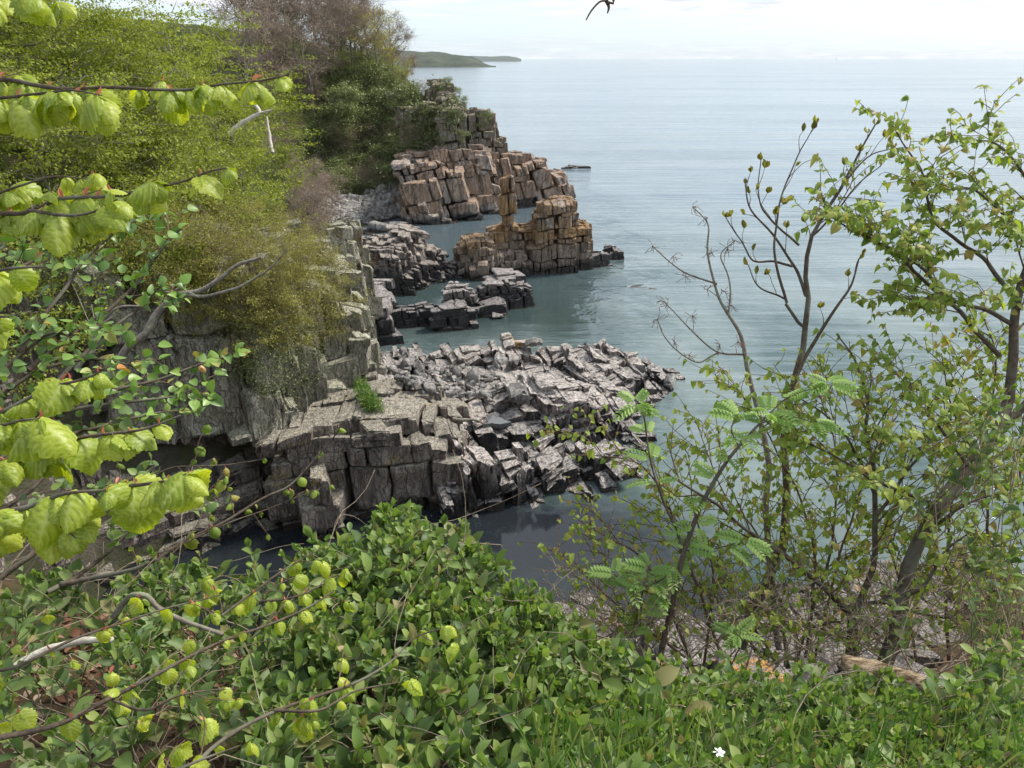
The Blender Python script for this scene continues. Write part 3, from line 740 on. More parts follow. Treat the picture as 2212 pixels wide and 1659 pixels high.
# -- rocky bank below the left wall
def bank_H(x, y):
    g = ground(x, y)
    return np.where(g > -1.2, g + .55 + n2d(x, y, .5, 44, 3) * .7, -9)
r = root_at("cliff_bank", -14, 22, kind='structure')
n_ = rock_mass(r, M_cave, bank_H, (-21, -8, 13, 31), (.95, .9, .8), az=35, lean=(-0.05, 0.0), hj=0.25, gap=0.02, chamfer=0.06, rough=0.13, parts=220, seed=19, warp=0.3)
print("bank", n_)

# -- small dark rocks in the channel
def islet(name, label, lumps, seed, cell=(.8, 0.8, 0.8), mat=M_dark, parts=130, az=14, lean=(-0.1, 0), hj=0.2, rough=0.11, dip=(0.05, 0), ch=0.07, gap=0.045):
    x = np.mean([L['x'] for L in lumps]); y = np.mean([L['y'] for L in lumps])
    x0 = min(L['x'] - 1.4 * max(L['rx'], L['ry']) for L in lumps); x1 = max(L['x'] + 1.4 * max(L['rx'], L['ry']) for L in lumps)
    y0 = min(L['y'] - 1.4 * max(L['rx'], L['ry']) for L in lumps); y1 = max(L['y'] + 1.4 * max(L['rx'], L['ry']) for L in lumps)
    r = root_at(name, x, y, label, "rock")
    n = rock_mass(r, mat, lumps_H(lumps, -3, amp=.3), (x0, x1, y0, y1), cell, az=az, lean=lean, hj=hj, gap=gap, chamfer=ch, rough=rough, parts=parts, seed=seed, warp=0.2, dip=dip, protr=.025)
    print(name, n); return r
islet("rock_islet", "dark squarish rock islet standing alone in the bright channel, left of the twin-topped one",
      [lump(950, 1030, 715, 660, 3.2, taper=.3), lump(965, 1020, 700, 622, 3.4, taper=.3), lump(942, 985, 718, 672, 3, taper=.4)], 31, cell=(.7, .7, .4))
islet("rock_islet", "dark twin-topped rock islet with pale caps beside green water below the pinnacle",
      [lump(1030, 1105, 675, 612, 3.8, taper=.3), lump(1080, 1128, 668, 597, 3.4, taper=.3), lump(1110, 1156, 668, 618, 3.4, taper=.3), lump(1035, 1090, 688, 655, 2.4, taper=.4)], 33, cell=(.9, .8, .7))
islet("dark_boulder_rock", "tall dark slab of rock with pale top leaning out below the lichened cliff",
      [lump(735, 845, 700, 622, 5, taper=.3), lump(800, 862, 748, 655, 4, taper=.3), lump(745, 830, 740, 680, 4, taper=.3)], 35, cell=(1.6, 1.4, 1.5), rough=0.07, hj=.12, ch=.05)
islet("low_reef_rock", "low jagged dark reef linking the dark slab to the small islet",
      [lump(845, 905, 712, 668, 2.4, taper=.5), lump(890, 950, 706, 660, 2.6, taper=.5), lump(925, 960, 700, 678, 2.0, taper=.5)], 37, cell=(.5, .5, .45))
# -- long spur with the pinnacle
islet("rock_spur", "low ribbed dark spur with an ochre crest, left of the pinnacle rock",
      [lump(742, 860, 640, 560, 7, taper=.45), lump(790, 900, 640, 530, 8, taper=.4), lump(850, 930, 625, 500, 7, taper=.35), lump(860, 905, 600, 503, 5, taper=.2),
       lump(900, 965, 612, 540, 6, taper=.5), lump(940, 1010, 605, 570, 5, taper=.6), lump(740, 800, 610, 525, 7, taper=.4)], 41, cell=(.7, .7, .5), mat=M_hump, parts=300, lean=(-.2, 0), dip=(-.18, 0), az=12, rough=.11)
islet("pinnacle_rock", "tall ochre rock with a slender free-standing needle and a broad tower rising from the sea",
      [lump(988, 1075, 605, 520, 6, taper=.35), lump(1060, 1150, 600, 545, 7, taper=.3), lump(1056, 1130, 592, 498, 6, taper=.2, p=4), lump(1090, 1113, 590, 376, 1.9, taper=.06, p=6, setback=.5),
       lump(1130, 1200, 592, 492, 6, taper=.22, p=4), lump(1155, 1200, 592, 458, 5, taper=.2, p=4), lump(1166, 1196, 590, 432, 2.6, taper=.12, p=5, setback=.5),
       lump(1195, 1248, 590, 432, 6, taper=.16, p=4), lump(1225, 1282, 586, 485, 6, taper=.3, p=3), lump(1000, 1060, 600, 518, 5, taper=.3)],
      43, cell=(.5, .65, 1.1), mat=M_spur, parts=300, lean=(-.04, 0), az=10, rough=.08, hj=.15, dip=(.05, 0))
islet("low_reef_rock", "low dark rocks trailing into open water at the right foot of the pinnacle rock",
      [lump(1275, 1320, 580, 548, 3, taper=.5), lump(1305, 1350, 562, 534, 2.5, taper=.7)], 45, cell=(.7, .7, .5), parts=60)
islet("offshore_rock", "small low reddish rock awash off the tip of the orange headland",
      [lump(1218, 1248, 366, 357, 5, taper=.8), lump(1240, 1278, 366, 358, 4, taper=.8)], 47, cell=(2, 1.6, .6), parts=20)
for L in ():
    pass
# -- orange headland
head = [lump(868, 950, 485, 400, 9, taper=.3), lump(880, 1000, 482, 345, 10, taper=.28), lump(960, 1060, 472, 322, 10, taper=.25), lump(1030, 1095, 460, 318, 9, taper=.22),
        lump(1070, 1130, 450, 330, 9, taper=.25), lump(1110, 1175, 448, 335, 9, taper=.25), lump(1150, 1205, 445, 345, 8, taper=.22), lump(1195, 1240, 440, 372, 7, taper=.25),
        lump(880, 980, 470, 330, 16, taper=.4)]
r = root_at("headland_rocks", -6, 108, kind='structure')
n_ = rock_mass(r, M_head, lumps_H(head, -3), (-22, 14, 98, 130), (1.15, 1.4, 1.8), az=8, lean=(-0.30, 0), hj=0.5, gap=0.09, chamfer=0.06, rough=0.08, parts=300, seed=51, warp=.6, wscale=.1, dip=(.12, 0), protr=.12)
print("headland", n_)
up = [lump(930, 1060, 330, 290, 9, zb=7.5, taper=.4), lump(1000, 1078, 322, 243, 7, zb=8, taper=.2, p=4), lump(1015, 1066, 315, 241, 5, zb=8.5, taper=.15, p=4), lump(950, 1010, 290, 228, 7, zb=10.5, taper=.25),
      lump(900, 960, 300, 225, 7, zb=9.5, taper=.3), lump(930, 992, 250, 180, 8, zb=12, taper=.35), lump(955, 1000, 262, 208, 7, zb=12, taper=.3), lump(870, 905, 275, 235, 5, zb=11, taper=.3), lump(845, 880, 250, 196, 6, zb=12, taper=.4),
      lump(1040, 1100, 345, 300, 8, zb=6.5, taper=.4), lump(730, 758, 245, 200, 5, zb=12.5, taper=.3), lump(985, 1030, 300, 245, 8, zb=9, taper=.3), lump(940, 985, 215, 178, 9, zb=14, taper=.3), lump(965, 1010, 260, 216, 9, zb=11.5, taper=.3)]
r = root_at("upper_headland_rocks", -6, 118, kind='structure')
n_ = rock_mass(r, rock_mat("upper_grey_granite", (0.25, 0.225, 0.19), (0.44, 0.41, 0.37), (0.06, 0.055, 0.045), black=.5, green=.35, scale=.6, warm=(.4, .25, .16), warmfac=.4),
               lumps_H(up, -3), (-34, 8, 100, 145), (.75, 1.0, 1.5), az=10, lean=(-0.05, 0), hj=0.6, gap=0.10, chamfer=0.08, rough=0.10, parts=300, seed=53, warp=.5, wscale=.12)
print("upper", n_)
# ---------------------------------------------------------------- vegetation builders
def unit(v):
    v = np.asarray(v, float); return v / (np.linalg.norm(v, axis=-1, keepdims=True) + 1e-9)
def tubes(paths, sides=4):
    """paths: list of (pts (n,3), radii (n,)) -> verts, quads"""
    VV, FF, n0 = [], [], 0
    for P, r in paths:
        P = np.asarray(P, float); r = np.asarray(r, float); n = len(P)
        T = np.gradient(P, axis=0); T = unit(T)
        ref = np.array([0, 0, 1.0]) if abs(T[:, 2]).mean() < 0.8 else np.array([1.0, 0, 0])
        A = unit(np.cross(T, ref)); Bv = np.cross(T, A)
        ang = np.arange(sides) * 2 * math.pi / sides
        ring = P[:, None] + r[:, None, None] * (np.cos(ang)[None, :, None] * A[:, None] + np.sin(ang)[None, :, None] * Bv[:, None])
        VV.append(ring.reshape(-1, 3))
        j = np.arange(n - 1)[:, None] * sides; k = np.arange(sides)[None]; k2 = (k + 1) % sides
        FF.append(np.stack([j + k, j + k2, j + sides + k2, j + sides + k], -1).reshape(-1, 4) + n0)
        if sides == 4:
            e = n0 + (n - 1) * sides
            FF.append(np.array([[e, e + 1, e + 2, e + 3]]))
        n0 += n * sides
    return np.concatenate(VV), np.concatenate(FF)
def bez(pts, n=12):
    """smooth curve (Catmull-Rom) through points"""
    P = np.asarray(pts, float)
    if len(P) == 2: return P[0] + (P[1] - P[0]) * np.linspace(0, 1, max(2, n // 2))[:, None]
    Q = np.concatenate([[2 * P[0] - P[1]], P, [2 * P[-1] - P[-2]]])
    out = []
    m = max(2, n // (len(P) - 1))
    for i in range(1, len(Q) - 2):
        for s in np.linspace(0, 1, m, endpoint=False):
            a, b, c, d = Q[i - 1], Q[i], Q[i + 1], Q[i + 2]
            out.append(0.5 * ((2 * b) + (-a + c) * s + (2 * a - 5 * b + 4 * c - d) * s * s + (-a + 3 * b - 3 * c + d) * s ** 3))
    out.append(P[-1]); return np.array(out)
def wob(P, amt, rng, fr=1.0):
    """irregular bends along a curve"""
    L = np.concatenate([[0], np.cumsum(np.linalg.norm(np.diff(P, axis=0), axis=1))])
    o = rng.uniform(0, 99)
    q = np.stack([L * fr + o, L * 0, L * 0], -1)
    D = np.stack([vnoise(q, 1), vnoise(q, 2), vnoise(q, 3)], -1)
    return P + D * amt * np.minimum(1, L / (L[-1] * 0.2 + 1e-6))[:, None]
def frames(pos, xdir, up, size, roll=None):
    """(N,3,4) transforms: leaf x = along xdir, z near up"""
    X = unit(xdir); Y = unit(np.cross(up, X)); Z = np.cross(X, Y)
    size = np.broadcast_to(size, (len(X),))
    M = np.stack([X * size[:, None], Y * size[:, None], Z * size[:, None], pos], -1)
    return M
def place(tv, tq, M, tints=None):
    V = np.einsum('nij,vj->nvi', M[:, :, :3], tv) + M[:, None, :, 3]
    n = len(tv); F = (tq[None] + (np.arange(len(M)) * n)[:, None, None]).reshape(-1, tq.shape[1])
    return V.reshape(-1, 3), F, None if tints is None else np.repeat(tints, n)
# leaf outlines --------------------------------------------------
def leaf_grid(width, length_fn=None, nu=5, nv=2, cup=0.15, droop=0.2, pleat=0.0, teeth=0.0, fold=0.0, twist=0.0):
    """leaf along +x from 0 to 1; width(s) half-width; returns verts, quads"""
    s = np.linspace(0, 1, nu + 1); t = np.linspace(-1, 1, 2 * nv + 1)
    V = []
    for i, a in enumerate(s):
        for b in t:
            w = width(a)
            if teeth and abs(b) == 1: w *= 1 + teeth * (1 if i % 2 else -1)
            back = 0.10 * abs(b) * (1 - a)
            x = a - back * 0 + 0.0
            y = w * b
            z = cup * abs(b) * w * 2 - droop * a * a - fold * abs(b) ** 1.5 * w * 2
            z += pleat * math.sin((a * 1.0 + abs(b) * 0.35) * 26) * abs(b) * (1 - 0.3 * a)
            y2 = y * math.cos(twist * a) ; z2 = z + y * math.sin(twist * a)
            V.append((x, y2, z2))
    m = 2 * nv + 1
    F = [(i * m + j, (i + 1) * m + j, (i + 1) * m + j + 1, i * m + j + 1) for i in range(nu) for j in range(2 * nv)]
    return np.array(V), np.array(F)
def w_oval(a): return 0.30 * math.sin(math.pi * min(1, a) ** 0.85) ** 0.8 + 0.004
def w_obov(a): return 0.25 * math.sin(math.pi * a ** 1.25) ** 0.75 + 0.012
def w_heart(a): return 0.46 * (math.sin(math.pi * (a * 0.93 + 0.07) ** 0.55)) ** 0.75 + 0.004
def w_cord(a): return 0.40 * (math.sin(math.pi * (a * 0.95 + 0.05) ** 0.7)) ** 0.8 + 0.004
QUAD = (np.array([(0, 0, 0), (.45, -.32, .03), (1, 0, -.1), (.45, .32, .03)], float), np.array([(0, 1, 2, 3)]))
LEAF2 = (np.array([(0, 0, 0), (.4, -.36, .06), (.4, .36, .06), (1, 0, -.12), (.55, 0, 0)], float), np.array([(0, 1, 3, 4), (0, 4, 3, 2)]))

def big_lime(seed):
    """soft young lime leaf: broad heart, long point, toothed, pleated along the side veins, hanging; returns verts, faces, vein"""
    r = np.random.default_rng(seed)
    nu, nv = 16, 5
    V, ve = [], []
    sc = r.uniform(0.7, 1.1); dr = r.uniform(0.2, 1.0); fold = r.uniform(0.15, 0.95); tw_ = r.normal(0, .35); lob = r.uniform(.0, .22)
    for i in range(nu + 1):
        a = i / nu
        w = 0.49 * max(0.0, math.sin(math.pi * min(1.0, a * 0.93 + 0.07) ** 0.66)) ** 0.95 + 0.004
        w *= 1 + (0.09 if i % 2 else -0.06) * (1 if 0 < i < nu else 0)
        if i == 8: w *= 1 + lob
        if i == 10: w *= 1 - lob * .3
        for j in range(-nv, nv + 1):
            b = j / nv
            th = fold * abs(b) * 1.1                          # halves bend down either side of the midrib
            yy = w * b * math.cos(th * 0.8); zz_ = -w * abs(b) * math.sin(th)
            ph = (a - abs(b) * 0.34) * 36
            zz_ += 0.026 * math.sin(ph) * min(1, abs(b) * 2.5) * (1 - 0.5 * a)
            x = a - 0.12 * (1 - abs(b)) * 0 + 0.10 * abs(b) ** 2 * (1 - a) - 0.16 * abs(b) * (1 - a) ** 3
            xx = x * math.cos(dr * x); zz_ = zz_ - x * math.sin(dr * x)
            yy, zz_ = yy - zz_ * math.sin(tw_ * a) * .4, zz_ + yy * math.sin(tw_ * a) * .7
            V.append((xx, yy, zz_ + r.normal(0, 0.008)))
            ve.append(1.0 if j == 0 else 0.5 + 0.5 * math.sin(ph))
    m = 2 * nv + 1
    F = [(i * m + j, (i + 1) * m + j, (i + 1) * m + j + 1, i * m + j + 1) for i in range(nu) for j in range(2 * nv)]
    return np.array(V) * sc, np.array(F), np.array(ve)

M_bark_dark = bark_mat("dark_smooth_bark", (0.055, 0.042, 0.032), (0.13, 0.10, 0.075), 40, (0.15, 0.15, 0.12))
M_bark_grey = bark_mat("grey_lichened_bark", (0.13, 0.11, 0.09), (0.26, 0.235, 0.20), 35, (0.20, 0.22, 0.15))
M_bark_pale = bark_mat("bleached_dead_wood", (0.40, 0.36, 0.31), (0.62, 0.58, 0.52), 22)
M_twig = bark_mat("reddish_twig", (0.085, 0.055, 0.040), (0.19, 0.13, 0.09), 60)
M_twig_pale = bark_mat("pale_dry_twig", (0.20, 0.155, 0.11), (0.34, 0.28, 0.21), 60)
M_twig_purple = bark_mat("purplish_bare_twig", (0.19, 0.14, 0.115), (0.36, 0.29, 0.24), 20)
M_hony = leaf_mat("young_honeysuckle_leaf", [(0, (0.15, 0.235, 0.07)), (0.6, (0.23, 0.32, 0.085)), (0.9, (0.30, 0.36, 0.12)), (1, (0.34, 0.24, 0.13))], 0.35, 0.5, 0.35)
M_hon = leaf_mat("honeysuckle_leaf", [(0, (0.080, 0.135, 0.048)), (0.3, (0.13, 0.205, 0.068)), (0.55, (0.17, 0.25, 0.072)), (0.8, (0.235, 0.315, 0.085)), (0.9, (0.22, 0.29, 0.14)), (1, (0.27, 0.23, 0.09))], 0.33, 0.5, 0.35)
M_lime = leaf_mat("fresh_lime_leaf", [(0, (0.30, 0.39, 0.04)), (0.5, (0.40, 0.49, 0.05)), (1, (0.50, 0.56, 0.07))], 0.48, 0.42, 0.5, (1.6, 1.5, 0.3), vein=True)
M_limes = leaf_mat("small_lime_leaf", [(0, (0.17, 0.26, 0.05)), (0.5, (0.27, 0.36, 0.07)), (0.85, (0.37, 0.43, 0.09)), (1, (0.38, 0.28, 0.10))], 0.45, 0.5, 0.3, (1.15, 1.2, 0.4))
M_apple = leaf_mat("wild_pear_leaf", [(0, (0.10, 0.19, 0.05)), (0.5, (0.19, 0.30, 0.075)), (0.82, (0.22, 0.36, 0.07)), (0.93, (0.34, 0.42, 0.12)), (1, (0.45, 0.20, 0.05))], 0.3, 0.38, 0.5)
M_rowan = leaf_mat("rowan_leaflet", [(0, (0.19, 0.32, 0.08)), (1, (0.32, 0.45, 0.14))], 0.4, 0.5, 0.3)
M_bud = leaf_mat("pink_bud_scale", [(0, (0.50, 0.13, 0.10)), (0.5, (0.60, 0.24, 0.16)), (1, (0.55, 0.34, 0.18))], 0.35, 0.5, 0.3, (1, .8, .7))
M_can_fresh = leaf_mat("fresh_canopy_leaf", [(0, (0.15, 0.19, 0.03)), (0.5, (0.24, 0.29, 0.045)), (1, (0.35, 0.39, 0.07))], 0.4, 0.6, 0.2, (1.1, 1.1, .4))
M_can_olive = leaf_mat("olive_bud_leaf", [(0, (0.16, 0.155, 0.045)), (0.5, (0.26, 0.255, 0.06)), (1, (0.36, 0.36, 0.085))], 0.35, 0.6, 0.2, (1.1, 1.0, .4))
M_can_dark = leaf_mat("dark_ivy_leaf", [(0, (0.08, 0.11, 0.035)), (0.45, (0.16, 0.20, 0.06)), (0.8, (0.21, 0.24, 0.08)), (1, (0.28, 0.28, 0.13))], 0.2, 0.45, 0.4)
M_can_gold = leaf_mat("golden_spring_leaf", [(0, (0.28, 0.24, 0.03)), (0.5, (0.42, 0.36, 0.05)), (1, (0.40, 0.42, 0.07))], 0.4, 0.6, 0.2)
M_can_brown = leaf_mat("russet_bud", [(0, (0.24, 0.15, 0.10)), (0.6, (0.31, 0.22, 0.13)), (1, (0.30, 0.29, 0.12))], 0.3, 0.7, 0.2)
M_grass = leaf_mat("grass_blade", [(0, (0.06, 0.14, 0.025)), (0.6, (0.12, 0.24, 0.04)), (1, (0.30, 0.30, 0.12))], 0.3, 0.6, 0.2)
M_litter = leaf_mat("dead_leaf", [(0, (0.085, 0.035, 0.020)), (0.5, (0.15, 0.07, 0.040)), (0.85, (0.25, 0.16, 0.10)), (1, (0.36, 0.28, 0.20))], 0.15, 0.7, 0.2)

# ---- far trees and shrubs: a few templates, copied
def tree_template(kind, seed, H, Rr, leaf, nleaf, trunk_h=0.35, spray=0.55, flat=0.35, shell=0.55, tw=0, crown_base=0.25, nlimb=14, lshape=QUAD, squash=1.0, trunk_r=0.16):
    """returns (trunk verts/faces, branch verts/faces, leaf verts/faces/tints); base at origin"""
    rng = np.random.default_rng(seed)
    trunk = bez([(0, 0, -0.8), (rng.normal(0, .2), rng.normal(0, .2), H * .3), (rng.normal(0, .5), rng.normal(0, .5), H * .62), (rng.normal(0, .7), rng.normal(0, .7), H * .9)], 12)
    tr = np.linspace(trunk_r, trunk_r * 0.2, len(trunk)) * H / 8
    limbs, tips = [], []
    for k in range(nlimb):
        f = crown_base + (0.95 - crown_base) * (k + rng.random()) / nlimb
        base = trunk[int(f * (len(trunk) - 1) * 0.95)]
        a = k * 2.4 + rng.normal(0, .4)
        prof = math.sin(math.pi * min(1, max(0.05, (f - crown_base * 0.6) / (1.08 - crown_base * 0.6))) ** 0.8) ** 0.7
        reach = Rr * (0.45 + 0.6 * prof) * rng.uniform(0.75, 1.15)
        end = base + np.array([math.cos(a) * reach, math.sin(a) * reach, reach * rng.uniform(0.15, 0.8) * squash])
        mid = (base + end) / 2 + np.array([0, 0, -reach * 0.05]) + rng.normal(0, .12 * reach, 3)
        P = wob(bez([base, mid, end], 10), 0.12 * reach, rng, 1.2)
        r0 = tr[int(f * (len(trunk) - 1) * 0.95)] * 0.55
        limbs.append((P, np.linspace(r0, 0.008, len(P))))
        for m in range(5):
            q = P[rng.integers(3, len(P))]
            e = q + unit(np.array([math.cos(a + rng.normal(0, 1)), math.sin(a + rng.normal(0, 1)), rng.uniform(-.1, .9)])) * reach * rng.uniform(0.25, 0.5)
            P2 = wob(bez([q, (q + e) / 2 + rng.normal(0, .06 * reach, 3), e], 6), 0.06 * reach, rng, 2)
            limbs.append((P2, np.linspace(r0 * 0.35, 0.006, len(P2))))
            tips += [P2[-1], P2[len(P2) // 2], q]
        tips += [P[-1], P[-3]]
    tips = np.array(tips)
    if tw:
        tws = []
        for k in range(tw):
            b = tips[rng.integers(len(tips))] + rng.normal(0, .25, 3)
            d = unit(rng.normal(0, 1, 3) + np.array([b[0], b[1], 0]) * .5 / (Rr + .1) + np.array([0, 0, 0.5])) * rng.uniform(.3, 1.0) * H / 8
            m_ = b + d * .5 + rng.normal(0, .07, 3)
            tws.append((np.array([b, m_, b + d]), np.array([0.016, .012, .007]) * H / 8))
        twv = tubes(tws, 3)
    else: twv = None
    n_s = max(1, nleaf // 26)
    c = tips[rng.integers(len(tips), size=n_s)] + rng.normal(0, spray * 0.8, (n_s, 3)) * np.array([1, 1, .7])
    per = 26
    P = np.repeat(c, per, 0) + rng.normal(0, spray, (n_s * per, 3)) * np.array([1, 1, flat])
    out = P - np.array([0, 0, H * .5]); out[:, 2] *= .3
    xd = unit(out) * .8 + rng.normal(0, .7, P.shape); xd[:, 2] -= .25
    up = np.array([0, 0, 1.0]) + rng.normal(0, .45, P.shape)
    M = frames(P, xd, up, leaf * rng.uniform(.6, 1.3, len(P)))
    clump_t = np.repeat(rng.uniform(0, .55, n_s), per) + rng.uniform(0, .45, len(P))
    L = place(lshape[0], lshape[1], M, clump_t)
    return tubes([(trunk, tr)], 6), tubes(limbs, 4), twv, L
class Template: pass
def make_template(kind, bark, lm, *a, twig_mat=None, **k):
    (tv, tf), (bv, bf), tw, (lv, lf, lt) = tree_template(kind, *a, **k)
    T = Template(); T.kind = kind
    T.trunk = mesh_np("trunk", tv, tf, bark, True)
    T.limb = mesh_np("limbs", bv, bf, bark, True)
    T.crown = mesh_np("crown", lv, lf, lm, True, lt) if len(lv) else None
    T.twigs = mesh_np("twigs", tw[0], tw[1], twig_mat or bark, True) if tw else None
    return T
def plant(T, name, label, cat, x, y, s=1.0, rz=0.0, group=None, z=None, tilt=(0, 0)):
    if z is None: z = float(ground(x, y))
    o = thing(name, label, cat, (x, y, z), group)
    o.rotation_euler = (tilt[0], tilt[1], rz); o.scale = (s, s, s)
    link("trunk", T.trunk, o); link("limbs", T.limb, o)
    if T.twigs: link("twigs", T.twigs, o, None, 'stuff')
    if T.crown: link("crown", T.crown, o, None, 'stuff')
    return o
# ---------------------------------------------------------------- planting the slopes and cliffs
MASSES = [(plat_H, (-8, 15, 29, 56)), (prow_H, (-27, -4, 21, 53)), (low_H, (-17, -2, 27, 45)), (lumps_H(head, -3), (-23, 15, 97, 131)), (lumps_H(up, -3), (-35, 9, 99, 146))]
def surf(x, y):
    z = ground(x, y)
    for Hm, (a, b, c, d) in MASSES:
        m = (x > a) & (x < b) & (y > c) & (y < d)
        if m.any():
            zz_ = Hm(x[m], y[m]); z[m] = np.maximum(z[m], zz_)
    return z
def hit(us, vs, lo=12.0, hi=190.0, step=0.5):
    us = np.asarray(us, float); vs = np.asarray(vs, float)
    d = np.stack([(us - CU) / FU, CT - (vs - CV) / FU * ST, -ST - (vs - CV) / FU * CT], -1)
    t = np.full(len(us), np.nan); alive = np.ones(len(us), bool)
    for k in np.arange(lo, hi, step):
        i = np.where(alive)[0]
        if not len(i): break
        P = d[i] * k + np.array([0, 0, CAM_H])
        below = surf(P[:, 0], P[:, 1]) > P[:, 2]
        t[i[below]] = k - step * 0.5; alive[i[below]] = False
        alive[i[P[:, 2] < -0.2]] = False
    P = d * np.nan_to_num(t)[:, None] + np.array([0, 0, CAM_H])
    return P, ~np.isnan(t)
def in_poly(x, y, poly):
    x = np.asarray(x); y = np.asarray(y); r = np.zeros(x.shape, bool); n = len(poly)
    for i in range(n):
        (x1, y1), (x2, y2) = poly[i], poly[(i + 1) % n]
        c = ((y1 > y) != (y2 > y)) & (x < (x2 - x1) * (y - y1) / ((y2 - y1) + 1e-9) + x1)
        r ^= c
    return r
def sample_poly(poly, n, rng, mind=0):
    xs = [p[0] for p in poly]; ys = [p[1] for p in poly]; out = []
    tries = 0
    while len(out) < n and tries < n * 60:
        tries += 1
        u, v = rng.uniform(min(xs), max(xs)), rng.uniform(min(ys), max(ys))
        if not in_poly(np.array([u]), np.array([v]), poly)[0]: continue
        if mind and any((u - a) ** 2 + (v - b) ** 2 < mind ** 2 for a, b in out): continue
        out.append((u, v))
    return np.array(out)

rg = np.random.default_rng(5)
FRESH = [make_template("fresh", M_bark_grey, M_can_fresh, 100 + k, 8.0, 3.7, 0.15, 11000, spray=0.34, flat=0.16, nlimb=17, crown_base=.12, tw=120) for k in range(3)]
FSHRUB = [make_template("fresh", M_bark_grey, M_can_fresh, 110 + k, 4.0, 2.4, 0.11, 6500, spray=0.26, flat=0.2, nlimb=13, crown_base=.05, trunk_r=.12, tw=100) for k in range(2)]
OLIVE = [make_template("olive", M_twig_pale, M_can_olive, 120 + k, 3.0, 1.7, 0.10, 3200, spray=0.22, flat=0.45, nlimb=15, crown_base=.04, tw=220, trunk_r=.10) for k in range(3)]
DARKS = [make_template("dark", M_bark_dark, M_can_dark, 130 + k, 3.4, 2.2, 0.24, 2600, spray=0.42, flat=0.6, nlimb=12, crown_base=.02, trunk_r=.12, tw=150, twig_mat=M_twig_pale) for k in range(3)]
GREYB = [make_template("greyb", M_bark_grey, M_can_brown, 136 + k, 3.4, 2.2, 0.10, 900, spray=0.42, flat=0.6, nlimb=16, crown_base=.02, trunk_r=.12, tw=1500, twig_mat=M_twig_pale) for k in range(2)]
PURP = [make_template("purple", M_twig_purple, M_can_brown, 140 + k, 7.0, 2.6, 0.09, 1800, spray=0.5, flat=0.8, nlimb=18, crown_base=.08, tw=1500, trunk_r=.12) for k in range(2)]
BARE = [make_template("bare", M_bark_grey, M_can_brown, 150 + k, 13.0, 3.8, 0.13, 2600, spray=0.6, flat=0.6, nlimb=18, crown_base=.28, tw=1500, trunk_r=.16, squash=1.6, twig_mat=M_twig_purple) for k in range(3)]
GOLD = make_template("gold", M_bark_grey, M_can_gold, 160, 9.0, 2.6, 0.17, 3200, spray=0.45, flat=0.5, nlimb=16, crown_base=.3, tw=500, squash=1.4)
MGREEN = [make_template("mgreen", M_bark_grey, M_can_fresh, 165 + k, 7.0, 2.7, 0.16, 3600, spray=0.5, flat=0.4, nlimb=14, crown_base=.12, tw=300) for k in range(2)]

ORD = ["leftmost", "second", "third", "fourth", "fifth", "sixth", "seventh", "eighth", "ninth", "tenth", "eleventh", "twelfth", "thirteenth", "fourteenth", "fifteenth", "sixteenth", "seventeenth", "eighteenth", "nineteenth", "twentieth"]
def ordinals(us):
    od = np.argsort(us); r = [0] * len(us)
    for n, k in enumerate(od): r[k] = "leftmost" if n == 0 else "rightmost" if n == len(us) - 1 else ORD[n] + " from the left"
    return r
BW = ordinals([560, 590, 620, 640, 665, 690, 715, 740, 762, 785, 800, 850, 835, 875, 530, 545, 605, 725, 770])
UW = ordinals([600, 640, 700, 730, 760, 670, 790, 850, 560, 868, 745, 620])
GW = ordinals([600, 560, 640, 680, 650, 610, 700, 590, 670, 560])
def row(T, name, lab_, cat, items, group):
    words_ = ordinals([q[0] for q in items])
    for k, it in enumerate(items):
        lab = lab_ + ", " + words_[k]
        u, Y, s = it[:3]; v = it[3] if len(it) > 3 else 400
        x = PY(u, v, Y)[0]
        plant(T[k % len(T)], name, lab, cat, x, Y, s, rg.uniform(0, 6.28), group)
row(FRESH, "leafy_tree", "tall yellow-green tree in the back row on the left clifftop", "tree",
    [(500, 54, 1.25), (400, 52, 1.35), (290, 54, 1.4), (180, 52, 1.35), (70, 54, 1.4), (-40, 50, 1.3), (440, 62, 1.4), (330, 64, 1.5)], "back row of leafy trees on the left clifftop")
row(FRESH, "leafy_tree", "yellow-green tree in the middle row on the left clifftop", "tree",
    [(390, 44, 0.95), (300, 42, 1.0), (200, 43, 1.05), (100, 41, 1.05), (0, 40, 1.0), (-80, 38, 1.0), (470, 47, 0.8)], "middle row of leafy trees on the left clifftop")
row(FSHRUB, "leafy_shrub", "low yellow-green bush hanging over the edge of the left cliff", "bush",
    [(60, 30, 1.2), (150, 31, 1.2), (240, 32.5, 1.25), (320, 35, 1.2), (400, 36, 1.2), (460, 40, 1.2), (-30, 28, 1.2), (110, 34, 1.3), (200, 36.5, 1.3), (350, 40, 1.3), (515, 43, 1.0), (0, 33, 1.3)], "low bushes along the left cliff edge")
# olive budding scrub over the near headland
OP = [(300, 420), (430, 380), (560, 330), (640, 370), (705, 430), (715, 500), (735, 600), (745, 680), (690, 740), (640, 700), (560, 740), (480, 700), (400, 640), (280, 560)]
pts = sample_poly(OP, 60, rg, 32)
P, ok = hit(pts[:, 0], pts[:, 1], 20, 70, 0.3)
for k, (p, o_) in enumerate(zip(P, ok)):
    if not o_: continue
    plant(OLIVE[k % 3], "budding_scrub", "fine-twigged olive-green budding bush clinging to the top of the near headland", "bush", p[0], p[1] + .3, rg.uniform(.4, .85), rg.uniform(0, 6.28),
          "olive budding bushes on the near headland", z=p[2] - 0.9, tilt=(rg.uniform(.1, .5), rg.uniform(-.2, .2)))
